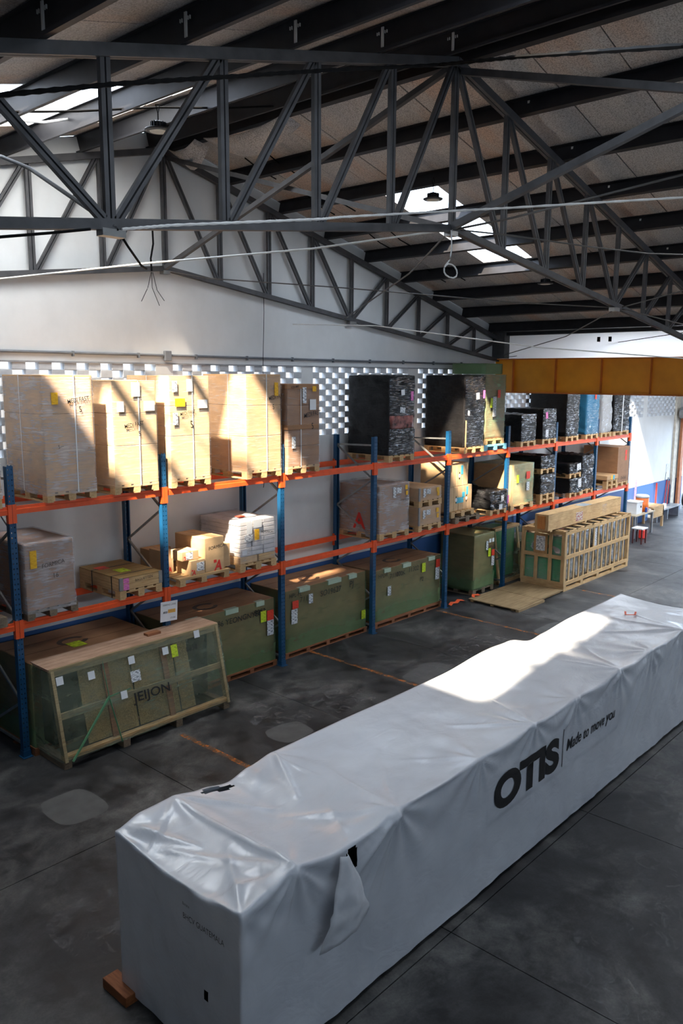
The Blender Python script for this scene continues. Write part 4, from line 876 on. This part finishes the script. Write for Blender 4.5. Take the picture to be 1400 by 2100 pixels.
# ---- A-shaped crate in front (wrapped)
t = thing('leaning_glass_crate', 'film-wrapped A-shaped timber crate standing on the floor, front left', 'crate', (5.42, 10.2, 0))
LX = 3.06; H_ = 1.40; TB = .32; TD = .72
slp = TB/H_
box('bottom_rail', (0, LX, 0, .09, .13, .2), pine0, t); box('bottom_rail', (0, LX, .9, .99, .13, .2), pine0, t)
for i in range(4): box('foot_block', (i*(LX-.12)/3, i*(LX-.12)/3+.12, 0, .99, 0, .13), oldw, t)
for i in range(4): box('top_plank', (-.02, LX+.02, TB-.02+i*.13, TB-.02+i*.13+.124, H_, H_+.035), wood('rosy_plank', (168, 132, 108), (204, 172, 146), 0) if i == 0 else MATS['rosy_plank'], t)
box('top_beam', (-.01, LX+.01, TB-.04, TB-.015, H_-.09, H_+.03), greenw, t)
for x in (0.03, LX-.03):
    for (a_, b_) in (((x, .02, .1), (x, TB, H_)), ((x, .97, .1), (x, TD+.1, H_))):
        bm = bmesh.new(); bar(bm, a_, b_, .05, .1); obj('end_post', bm, greenw, t)
for i, x in enumerate((.9, 1.95)):
    bm = bmesh.new(); bar(bm, (x, .06, .15), (x, TB+.02, H_-.05), .1, .03); obj('stud', bm, redw, t)
bm = bmesh.new(); bar(bm, (0, .16, .74), (LX, .16, .74), .03, .1); obj('mid_rail', bm, greenw, t)
for i, (xa, xb_, m) in enumerate(((.48, 1.35, osb), (1.38, 2.15, osb), (2.18, 2.45, osb))):
    bm = bmesh.new(); vs_ = []
    for dy in (.05, .07):
        for (x, z) in ((xa, .2), (xb_, .2), (xb_, 1.3), (xa, 1.3)): vs_.append(bm.verts.new((x, .03+z*slp+dy, z)))
    for f_ in ((0, 1, 2, 3), (7, 6, 5, 4), (0, 4, 5, 1), (1, 5, 6, 2), (2, 6, 7, 3), (3, 7, 4, 0)): bm.faces.new([vs_[q] for q in f_])
    obj('chipboard_panel', bm, osb, t)
bm = bmesh.new(); bx(bm, .1, LX-.1, .45, .8, .2, 1.3); obj('glass_pack', bm, simple('dark_glass_pack', (30, 40, 36), .2), t)
def shear(c, nn):
    q = noise.noise(c*5)*.008
    y = c.y+q
    if c.y < .5: y = -.015+(c.z-.1)*slp*1.0+q
    else: y = .99-(c.z-.1)*.13+q
    return Vector((nn.x*.004, y-c.y, 0))
bm = gridbox(-.03, LX+.03, 0, 1.0, .12, H_-.0, 30, 2, 16, shear, bottom=False, top=False); obj('stretch_film', bm, dfilm, t, smooth=True)
text('JEIJON', .2, ink, t, (1.25, .085, .62), (1, 0, 0), (0, slp, 1), 'stencil_lettering', .01, sx=1.2)
text('8033', .12, ink, t, (2.35, .215, 1.12), (1, 0, 0), (0, slp, 1))
def labA(x, z, w, h, m, name='paper_label'):
    o = lab(t, x, z, w, h, m, y=-.03+(z-.1)*slp, name=name); o.rotation_euler = (-math.atan(slp), 0, 0)
labA(2.12, 1.2, .12, .2, lime); labA(1.35, 1.0, .17, .17, prn)
for i, (x, z) in enumerate(((.12, 1.25), (.62, 1.2), (1.32, 1.25), (1.1, .78), (1.95, 1.24), (2.6, 1.36))):
    labA(x, z, .11, .12, paper, 'corner_star_label')
bm = bmesh.new(); bar(bm, (.12, -.03, .1), (.85, .14, .82), .02, .03); bar(bm, (.85, .14, .82), (1.25, .17, .83), .006, .02); bar(bm, (.85, .14, .82), (.85, .30, 1.38), .006, .02); bar(bm, (.85, .13, .8), (.95, -.02, .12), .006, .02); obj('green_strap', bm, strapg, t)
t = box('red_wood_offcut', (7.25, 7.5, 10.72, 10.84, 1.437, 1.475), redw); tag(t, 'small reddish wood block lying on the A-shaped crate', 'wood block')

# ---- slatted pine crate
t = thing('slatted_crate', 'large pine slatted crate with green wrapped goods, standing on the floor', 'crate', (19.38, 9.57, 0))
LW, LD, LH = 4.12, 1.28, 1.62
for y in (0, LD/2-.05, LD-.1): box('skid', (0, LW, y, y+.1, 0, .06), pine0, t)
for i in range(5): box('skid_block', (i*(LW-.15)/4, i*(LW-.15)/4+.15, 0, LD, .06, .15), pine1, t)
for y in (0, LD-.025):
    for z in (.15, .86, LH-.1): box('rail', (0, LW, y, y+.025, z, z+.1), pine0, t)
ns = 15
for i in range(ns): 
    x = .0+(LW-.09)*i/(ns-1)
    if 0 < i < ns-1: box('slat', (x, x+.07, .025, .05, .18, LH-.03), pine2, t); box('slat', (x, x+.07, LD-.05, LD-.025, .18, LH-.03), pine2, t)
for x in (0, LW-.09):
    for y in (.0, LD-.09): box('corner_post', (x, x+.09, y+.002 if y else -.002, y+.09, .15, LH), pine2, t)
for x in (-.025, LW):
    for z in (.15, .86, LH-.1): box('rail', (x, x+.025, 0, LD, z, z+.1), pine1, t)
    for y in (.0, .37, .78, LD-.1): box('slat', (x-.001, x+.024, y, y+.1, .2, LH-.05), pine2, t)
for i in range(9): box('top_slat', (.1+i*.48, .2+i*.48, 0, LD, LH-.02, LH), pine1, t)
box('notice_board', (-.04, -.026, .5, .9, .95, 1.5), wood('board_panel', (170, 130, 84), (196, 156, 108), 2), t); box('notice_paper', (-.046, -.041, .57, .83, 1.03, 1.43), prn, t)
for i in range(3): box('green_panel', (.06, .08, .1+i*.4, .1+i*.4+.33, .2, 1.45), greenp, t)
bm = gridbox(.1, LW-.12, .12, LD-.12, .18, 1.5, 60, 12, 16, lambda c, nn: nn*(.035*math.sin(c.x*14)*math.sin(c.z*7)+.03*noise.noise(c*4))); obj('wrapped_goods', bm, simple('green_silver_film', (226, 240, 230), .2, .75, .35, 9, bstr=.9, bscale=26), t, smooth=True)
bm = gridbox(.055, .058, .1, LD-.1, .2, 1.48, 1, 12, 14, lump(.006, 6, 2)); obj('clear_film', bm, clear, t, smooth=True)
lab(t, 1.95, 1.2, .4, .5, prn, y=.06)
# long timber box on top
t = thing('long_timber_box', 'long narrow timber box lying on top of the slatted crate', 'crate', (18.95, 9.86, LH)); 
for z in (0, .2): box('side_plank', (0, 4.45, 0, .025, z+.04, z+.235), pine0, t); box('side_plank', (0, 4.45, .36, .385, z+.04, z+.235), pine0, t)
for y in (.0, .13, .26): box('top_plank', (0, 4.45, y, y+.125, .44, .465), pine0, t)
box('end_board', (-.02, 0, .0, .385, .03, .465), pine2, t, bevel=.004); box('end_cleat', (-.05, -.02, .08, .30, .08, .42), wood('orange_pine', (190, 120, 60), (216, 150, 84), 2), t)
for x in (.1, 2.1, 4.2): box('runner', (x, x+.12, 0, .385, 0, .04), pine1, t)
box('end_board', (4.45, 4.47, .0, .385, .03, .465), pine2, t); bm = bmesh.new(); bx(bm, 1.55, 1.95, -.004, 0, .1, .34); obj('printed_label', bm, printed('red_black_label', (200, 190, 180), (150, 40, 36), 14), t); box('clear_patch', (3.2, 3.5, -.004, 0, .1, .38), clear, t)
box('glass_offcut', (2.0, 2.5, .0, .3, .466, .47), simple('pale_glass', (190, 200, 205), .15), t)
# low platform with plywood
t = thing('plywood_platform', 'low platform of two plywood sheets on the floor before the slatted crate', 'platform', (16.87, 9.49, 0))
bm = bmesh.new()
def quadbox(bm, pts, z0, z1):
    a_ = [bm.verts.new((x, y, z0)) for x, y in pts]; b_ = [bm.verts.new((x, y, z1)) for x, y in pts]
    bm.faces.new(a_[::-1]); bm.faces.new(b_)
    for i in range(4): bm.faces.new((a_[i], a_[(i+1) % 4], b_[(i+1) % 4], b_[i]))
quadbox(bm, ((0, .02), (1.24, .05), (1.30, 1.40), (.04, 1.42)), .05, .075); obj('plywood_sheet', bm, ply, t)
bm = bmesh.new(); quadbox(bm, ((1.25, .05), (2.46, .06), (2.46, 1.40), (1.31, 1.40)), .052, .077); obj('plywood_sheet', bm, ply, t)
for y in (.12, .7, 1.28): box('runner', (.06, 2.42, y, y+.09, 0, .05), pine0, t)
box('front_batten', (.02, 1.3, -.03, .06, .0, .06), ply, t)
# orange straps
def ribbon(name, pts, w, m, label):
    bm = bmesh.new(); pv = None
    for i, (x, y, z) in enumerate(pts):
        cur_ = (bm.verts.new((x, y-w/2, z)), bm.verts.new((x, y+w/2, z+.02)))
        if pv: bm.faces.new((pv[0], pv[1], cur_[1], cur_[0]))
        pv = cur_
    o = obj(name, bm, m); o.modifiers.new('s', 'SOLIDIFY').thickness = .003; tag(o, label, 'strap')
ribbon('orange_strap', [(16.25, 11.02, .004), (16.4, 11.06, .03), (16.55, 11.03, .01), (16.7, 11.06, .04), (16.85, 11.02, .008)], .09, strapo, 'orange webbing strap crumpled on the floor by the post')
ribbon('orange_strap', [(17.05, 10.86, .078), (17.15, 10.92, .11), (17.28, 10.88, .085), (17.38, 10.9, .08)], .09, strapo, 'orange webbing strap end lying on the plywood corner')

# ---- tall orange/yellow sign hung on rack post
t = thing('paper_sign', 'white paper sign hanging on the blue post below the orange beam', 'sign', (7.82, 10.93, 1.70))
bm = bmesh.new(); bx(bm, -.17, .17, -.002, .002, -.17, .17); obj('sheet', bm, paper, t)
text('SEBRING LANE', .04, ink, t, (-.13, -.003, .10), (1, 0, 0), (0, 0, 1), 'printed_text'); text('sto', .07, ink, t, (-.12, -.003, -.03), (1, 0, 0), (0, 0, 1), 'printed_text', .01)
box('orange_bar', (-.02, .13, -.004, -.002, -.03, .03), simple('amber_print', (232, 176, 84), .6), t); text('STORE', .035, ink, t, (.03, -.003, -.13), (1, 0, 0), (0, 0, 1), 'printed_text')
t.rotation_euler = (0, .06, 0)

# ------------------------------------------------------------------ covered escalator crate
RX = [3.59, 3.91, 4.18, 4.74, 5.13, 5.5, 5.9, 6.3, 6.91, 7.4, 8.07, 8.6, 9.11, 9.8, 10.42, 11.0, 11.53, 12.1, 12.79, 13.6, 14.35]
RZ = [1.59, 1.66, 1.70, 1.60, 1.60, 1.66, 1.63, 1.62, 1.645, 1.62, 1.645, 1.62, 1.65, 1.62, 1.665, 1.63, 1.66, 1.63, 1.67, 1.64, 1.62]
LXs = [3.62, 3.88, 4.21, 4.55, 4.89, 5.18, 5.49, 6.61, 7.51, 8.55, 9.76, 10.3, 11.05, 11.36, 12.36, 14.35]
LZs = [1.60, 1.67, 1.68, 1.62, 1.56, 1.62, 1.66, 1.67, 1.66, 1.66, 1.73, 1.71, 1.555, 1.58, 1.63, 1.64]
def interp(x, X, Z):
    if x <= X[0]: return Z[0]
    for a_, b_, c_, d_ in zip(X, X[1:], Z, Z[1:]):
        if x <= b_:
            t_ = (x-a_)/(b_-a_); t_ = t_*t_*(3-2*t_); return c_+(d_-c_)*t_
    return Z[-1]
CX0, CX1, CY0, CY1 = 3.60, 14.35, 4.25, 5.94
SUP = [(4.18, 0, .9), (5.5, 0, .8), (6.91, 0, .5), (8.07, 0, .7), (9.11, 0, .5), (10.42, 0, .7), (11.53, 0, .7), (12.79, 0, .6), (4.21, 1, .7), (5.49, 1, .6), (3.6, 0, .5), (3.6, 1, .5)]
TSEG = [(4.2, 4.25, 4.22, 5.92, .035, .035), (4.2, 4.28, 3.72, 5.5, .016, .03), (4.2, 4.28, 3.62, 4.6, .02, .03), (4.25, 5.9, 4.95, 5.2, .02, .03), (4.25, 5.9, 3.66, 5.5, .015, .03),
        (5.5, 5.92, 5.15, 5.2, .03, .03), (5.45, 5.92, 5.5, 5.3, .018, .025), (5.5, 4.28, 6.4, 5.2, .014, .03), (5.5, 4.28, 4.85, 5.1, .016, .03), (5.5, 4.28, 5.7, 5.3, .012, .03), (4.9, 4.3, 5.3, 5.0, .012, .03),
        (8.07, 4.28, 8.5, 5.2, .014, .03), (8.07, 4.28, 7.4, 5.0, .014, .03), (10.42, 4.28, 10.1, 5.3, .014, .03), (10.42, 4.28, 11.2, 5.1, .012, .03), (12.79, 4.28, 12.1, 5.2, .016, .03), (12.79, 4.28, 13.3, 5.3, .014, .03), (12.79, 4.28, 12.8, 5.5, .014, .03),
        (3.62, 4.27, 4.1, 5.0, .018, .03), (3.7, 5.92, 3.95, 5.2, .02, .03), (6.9, 4.28, 6.4, 4.9, .012, .03)]
SSEG = [(5.5, 1.64, 4.93, 1.42, .016, .02), (5.5, 1.64, 4.93, 1.25, .02, .02), (5.5, 1.62, 4.95, 1.05, .018, .022), (5.45, 1.6, 5.0, .85, .016, .025), (5.55, 1.6, 5.25, .95, .014, .025), (4.18, 1.66, 3.9, 1.1, .014, .03), (4.18, 1.66, 4.5, 1.2, .014, .03),
        (8.07, 1.62, 7.85, 1.15, .014, .02), (8.07, 1.62, 8.3, 1.2, .014, .02), (9.11, 1.6, 8.75, 1.25, .018, .02), (9.2, 1.62, 8.9, 1.25, .018, .02), (10.42, 1.64, 9.9, 1.0, .022, .025), (10.5, 1.6, 10.1, .75, .018, .02), (10.4, 1.6, 9.7, 1.3, .014, .02)]
SSEG += [(11.3+i*.27, 1.58, 10.65+i*.25, .55+.12*math.sin(i*1.9), .017, .02) for i in range(12)]
def creases(a, b, SG):
    q = 0
    for x1, y1, x2, y2, h, w in SG:
        if a < min(x1, x2)-.2 or a > max(x1, x2)+.2: continue
        dx, dy = x2-x1, y2-y1; t_ = ((a-x1)*dx+(b-y1)*dy)/(dx*dx+dy*dy)
        if t_ < -.05 or t_ > 1.1: continue
        tc = min(1, max(0, t_)); d = math.hypot(a-x1-dx*tc, b-y1-dy*tc); q += 2.1*h*(1-.7*tc)*math.exp(-d/(w*.8))
    return q
def cover_pt(c, nn):
    fx = (c.x-CX0)/(CX1-CX0); fy = (c.y-CY0)/(CY1-CY0); w = c.z
    zr, zl = interp(c.x, RX, RZ), interp(c.x, LXs, LZs)
    s_ = math.sin(math.pi*fy)
    sagm = .035+.02*math.sin(c.x*2.3)+.05*max(0, 1-abs(c.x-3.85)/.5)+.04*max(0, 1-abs(c.x-4.9)/.6)
    zt = zr*(1-fy)+zl*fy-sagm*s_+.0
    z = .05+(zt-.05)*w
    p_ = Vector((c.x, c.y, z))
    side = abs(nn.y) > .7 and w < .999; end = abs(nn.x) > .7
    off = Vector((0, 0, 0))
    if nn.z > .7:
        q = 0
        for sx, sd, A in SUP:
            dy = (c.y-CY0) if sd == 0 else (CY1-c.y); dx = c.x-sx; r_ = math.hypot(dx, dy)
            if r_ < 1.3:
                an = math.atan2(dy, dx); q += A*.026*math.sin(an*9+sx*5+1.5*noise.noise(Vector((r_*2, sx, 0))))*math.exp(-r_*2.4)*min(1, r_*5)
        q += .012*noise.noise(p_*1.7)+.006*noise.noise(Vector((c.x*5, c.y*5, 3)))
        q += creases(c.x, c.y, TSEG)*1.15
        off.z += q*min(1, 6*min(fy, 1-fy)+.15)
    elif side:
        sg = -1 if nn.y < 0 else 1; q = 0
        for sx, sd, A in SUP:
            if (sd == 0) == (sg < 0):
                dz = (zr if sd == 0 else zl)-z; dx = c.x-sx; r_ = math.hypot(dx, dz)
                if r_ < 1.6:
                    an = math.atan2(dz, dx); q += A*.03*math.sin(an*11+sx*3)*math.exp(-r_*1.9)*min(1, r_*5)
        q += creases(c.x, z, SSEG) if sg < 0 else 0
        far = max(0, min(1, (c.x-9.3)/2))*.35
        u_ = c.x+.55*z
        q += far*.016*(math.sin(u_*17+2*noise.noise(Vector((u_*2, z, 0))))*(.3+.7*w))*(0.5+.5*math.sin(c.x*2.1))
        q += .014*noise.noise(Vector((c.x*1.4, z*1.2, 7)))+.006*noise.noise(Vector((c.x*5, z*3, 9)))
        q -= .02*math.sin(w*math.pi)*.6
        hem = max(0, 1-z/.2)
        q += hem*.012*noise.noise(Vector((c.x*6, z*9, 2)))
        off.y += sg*q
        if 7.1 < c.x < 10.5 and .8 < z < 1.35 and sg < 0: off.y *= .35
    elif end:
        sg = -1 if nn.x < 0 else 1
        q = .02*noise.noise(Vector((c.y*1.8, z*1.2, 4)))+.012*math.sin(c.y*13+z*2)*max(0, w-.4)+.01*noise.noise(Vector((c.y*6, z*4, 1)))
        off.x += sg*q*min(1, 5*min(fy, 1-fy))
    return p_+off-c
def cover_fn(c, nn): return cover_pt(c, nn)
bm = gridbox(CX0, CX1, CY0, CY1, 0, 1, 520, 62, 50, cover_fn, bottom=False)
# bulge of the near bottom corner and rounded edges
bmesh.ops.smooth_vert(bm, verts=bm.verts[:], factor=.3, use_axis_x=True, use_axis_y=True, use_axis_z=True)
# torn holes
kill = []
for f_ in bm.faces:
    c = f_.calc_center_median()
    if c.y < 4.35 and abs((c.x-4.86-.1*(c.z-1.4))/.085)**2+abs((c.z-1.43)/.15)**2 < 1: kill.append(f_)
    elif c.z > 1.45 and c.y > 5.7 and abs((c.x-4.70)/.2)**2+abs((c.y-5.86+(.05*(c.x-4.7)))/.045)**2 < 1: kill.append(f_)
    elif c.x < 3.66 and abs((c.y-4.69)/.025)**2+abs((c.z-.66)/.06)**2 < 1: kill.append(f_)
bmesh.ops.delete(bm, geom=kill, context='FACES')
ES = thing('covered_escalator', 'long white plastic-covered load lettered OTIS lying on the floor in front', 'covered machine', (CX0, CY0, 0))
def rel(o): o.location = Vector(o.location)-Vector((CX0, CY0, 0)); return o
rel(obj('plastic_cover', bm, cover_m, ES, smooth=True))
rel(box('machine_body', (3.7, 14.2, 4.36, 5.84, .1, 1.45), dark, ES))
for x in (3.5, 6.5, 9.6, 12.6): rel(box('timber_skid', (x, x+.16, 4.4 if x > 4 else 5.72, 5.8 if x > 4 else 6.10, 0, .1), wood('orange_skid_wood', (130, 74, 40), (170, 104, 60), 1) if x < 4 else MATS['orange_skid_wood'], ES, bevel=.004))
rel(box('base_rail', (3.7, 14.2, 4.30, 4.40, .0, .1), dark, ES)); rel(box('base_rail', (3.7, 14.2, 5.8, 5.9, .0, .1), dark, ES))
def sidey(x, z):
    w = (z-.05)/(interp(x, RX, RZ)-.05); c = Vector((x, CY0, w)); return (cover_pt(c, Vector((0, -1, 0)))+c).y
def side_text(s, x0, z0, width, height, off, shr, name, m=ink, thick=.0):
    cu = bpy.data.curves.new('t', 'FONT'); cu.body = s; cu.size = 1; cu.offset = off; cu.shear = shr; cu.resolution_u = 6
    to = bpy.data.objects.new('t', cu); me = to.to_mesh().copy(); bpy.data.objects.remove(to); bpy.data.curves.remove(cu)
    b2 = bmesh.new(); b2.from_mesh(me)
    bmesh.ops.triangulate(b2, faces=b2.faces[:]); bmesh.ops.subdivide_edges(b2, edges=[e for e in b2.edges if e.calc_length() > .12], cuts=3, use_grid_fill=True)
    xs_ = [v_.co.x for v_ in b2.verts]; ys_ = [v_.co.y for v_ in b2.verts]; ax, bx_, ay, by = min(xs_), max(xs_), min(ys_), max(ys_)
    for v_ in b2.verts:
        X = x0+(v_.co.x-ax)/(bx_-ax)*width; Z = z0+(v_.co.y-ay)/(by-ay)*height; v_.co = (X, sidey(X, Z)-.007, Z)
    bpy.data.meshes.remove(me); return rel(obj(name, b2, m, ES))
side_text('OTIS', 7.22, .86, 1.50, .43, .055, 0, 'logo_lettering')
side_text('Made to move you', 8.92, .96, 1.42, .20, .012, .22, 'slogan_lettering')
bm = bmesh.new(); 
for k_ in range(6):
    za, zb_ = .84+k_*.083, .84+(k_+1)*.083; ya, yb_ = sidey(8.81, za)-.007, sidey(8.81, zb_)-.007
    bm.faces.new([bm.verts.new(c) for c in ((8.803, ya, za), (8.817, ya, za), (8.817, yb_, zb_), (8.803, yb_, zb_))])
rel(obj('dividing_line', bm, ink, ES))
for s_, z, sz in (('BHCV GUATEMALA', 1.24, .075), ('Banana', 1.36, .04)):
    rel(text(s_, sz, ink, ES, (3.585, 4.95, z), (0, -1, 0), (0, 0, 1), 'handwriting', -.006, 0, .8))
# torn flap hanging
bm = bmesh.new(); rows = 16; cols = 10; vv_ = []
for i in range(rows+1):
    f_ = i/rows; z = 1.58-.74*f_; w = .08+.56*f_; cx = 4.72+.03*f_-.05*f_*f_
    row = []
    for j in range(cols+1):
        g_ = j/cols; x = cx-w/2+w*g_+.0
        y = 4.21-.05*math.sin(f_*2.2)-.035*math.sin(g_*math.pi)*(1+f_)+.05*noise.noise(Vector((x*7, z*6, 0)))*f_+.02*noise.noise(Vector((x*22, z*14, 3)))
        zz_ = z-.0*(1-g_)*f_*f_+.10*g_*f_+.015*noise.noise(Vector((x*12, 5, 0)))
        row.append(bm.verts.new((x, y, zz_)))
    vv_.append(row)
for i in range(rows):
    for j in range(cols): bm.faces.new((vv_[i][j], vv_[i][j+1], vv_[i+1][j+1], vv_[i+1][j]))
flp = simple('creased_white_plastic', (214, 216, 220), .45, 0, .06, 4, bstr=.4, bscale=9)
o = rel(obj('torn_flap', bm, flp, ES, smooth=True)); o.modifiers.new('s', 'SOLIDIFY').thickness = .004
# orange strap loop on the top
bm = bmesh.new()
zt = 1.66
for a_, b_ in (((13.2, 5.36), (13.02, 5.28)), ((13.02, 5.28), (13.12, 5.16)), ((13.12, 5.16), (13.3, 5.22))): bar(bm, (a_[0], a_[1], zt), (b_[0], b_[1], zt), .03, .006)
rel(obj('strap_loop', bm, strapo, ES))

# ------------------------------------------------------------------ far right: benches, cooler, poles
wgrey = simple('grey_metal', (150, 154, 158), .4, .4)
t = thing('work_table', 'grey metal work table with things on it, beyond the rack end', 'table', (27.7, 11.1, 0))
box('tabletop', (0, 1.75, 0, .7, .78, .82), simple('pale_tabletop', (200, 186, 160), .5), t)
for x in (.05, 1.62):
    for y in (.03, .6): box('leg', (x, x+.07, y, y+.07, 0, .78), wgrey, t)
t = thing('water_cooler', 'orange drinks cooler with white lid on the grey table', 'cooler', (28.95, 11.4, .82))
bm = bmesh.new(); lathe(bm, [(.2, 0), (.23, .03), (.235, .5)], seg=20); obj('body', bm, simple('cooler_orange', (242, 120, 40), .4), t, smooth=True)
bm = bmesh.new(); lathe(bm, [(.24, .5), (.245, .56), (.2, .6)], seg=20); obj('lid', bm, paper, t, smooth=True); box('tap', (-.03, .03, -.29, -.22, .06, .12), paper, t)
t = box('blue_bottle', (28.72, 28.82, 11.13, 11.2, .82, 1.0), simple('blue_plastic', (40, 80, 170), .3), None, .02); tag(t, 'small blue bottle in front of the orange cooler', 'bottle')
t = thing('storage_box', 'white storage box on the grey table left of the cooler', 'box', (28.0, 11.2, .82)); box('body', (0, .5, 0, .45, 0, .4), paper, t, .01); box('lid', (-.02, .52, -.02, .47, .4, .45), paper, t, .01); bm = bmesh.new(); lathe(bm, [(.04, 0), (.04, .01)], seg=12); o = obj('round_vent', bm, dark, t, (.35, -.005, .25)); o.rotation_euler = (math.pi/2, 0, 0)
t = thing('work_bench', 'light timber work bench right of the orange cooler', 'bench', (29.9, 11.35, 0)); box('tabletop', (0, 1.1, 0, .8, .78, .84), pine0, t)
box('front_panel', (0, 1.1, 0, .03, .42, .78), pine0, t)
for x in (0, 1.02):
    for y in (.0, .7): box('leg', (x, x+.08, y, y+.08, 0, .78), pine2, t)
t = thing('low_bench', 'low grey bench along the blue dado near the far doorway', 'bench', (31.4, 11.75, 0)); box('seat', (0, 2.6, 0, .42, .42, .47), wgrey, t)
for x in (.1, 1.2, 2.4): box('leg', (x, x+.06, .03, .4, 0, .42), wgrey, t)
t = box('white_cup', (32.6, 32.72, 11.9, 12.0, .47, .62), paper, None, .01); tag(t, 'small white container standing on the low bench', 'container')
for i, (x0, xt, zt_, m, lb) in enumerate(((33.3, 33.6, 1.45, redink, 'red pole leaning on the wall by the doorway, leftmost'), (33.55, 33.75, 1.55, galv, 'grey pole leaning on the wall by the doorway'), (33.7, 33.85, 1.4, redink, 'red handled broom leaning beside the door pillar'), (33.9, 34.0, 1.3, blue, 'blue pole leaning beside the door pillar'))):
    bm = bmesh.new(); bar(bm, (0, 0, 0), (xt-x0, .03, zt_), .03, .03); o = obj('leaning_pole', bm, m, None, (x0, 12.235, .0)); tag(o, lb, 'pole', 'poles leaning by the doorway')
for x, z0, z1, lb in ((30.3, .9, 1.75, 'thin pink pole standing by the sunlit wall'), (32.4, .5, 1.45, 'thin red pole standing above the low bench')):
    o = box('thin_pole', (x, x+.05, 12.2, 12.25, 0, z1), MATS['pink_label'] if x < 31 else redink); tag(o, lb, 'pole')
t = thing('notice', 'small grey notice drawing on the white wall near the doorway', 'notice', (33.6, YW-.012, 1.85)); box('sheet', (-.13, .13, 0, .006, -.02, .28), prn, t); bm = bmesh.new(); bar(bm, (-.1, 0, -.05), (-.15, 0, -.2), .01); bar(bm, (-.15, 0, -.2), (-.15, 0, -.38), .01); bar(bm, (-.15, 0, -.38), (.08, 0, -.38), .01); obj('wire', bm, cable_b, t)
t = thing('tool_stool', 'small pale stool with dark base by the slatted crate end', 'stool', (26.9, 10.5, 0)); box('seat', (0, .45, 0, .4, .5, .55), paper, t, .01)
for x in (.03, .38):
    for y in (.03, .33): box('leg', (x, x+.04, y, y+.04, 0, .5), simple('maroon_metal', (90, 40, 40), .5) if 'maroon_metal' not in MATS else MATS['maroon_metal'], t)
t = thing('red_jerrycan', 'red jerrycan standing on the floor under the grey table', 'can', (27.9, 10.85, 0)); box('body', (0, .3, 0, .2, 0, .32), redink, t, .03); box('handle', (.08, .22, .08, .12, .32, .37), redink, t, .01)
t = thing('tyre', 'black tyre standing outside the far doorway', 'tyre', (36.6, 12.45, .33))
bm = bmesh.new(); bmesh.ops.create_cone(bm, cap_ends=True, segments=24, radius1=.33, radius2=.33, depth=.2); o = obj('tread', bm, rubber, t); o.rotation_euler = (math.pi/2, 0, 0)
bm = bmesh.new(); bmesh.ops.create_cone(bm, cap_ends=True, segments=18, radius1=.18, radius2=.18, depth=.22); o = obj('rim', bm, wgrey, t); o.rotation_euler = (math.pi/2, 0, 0)
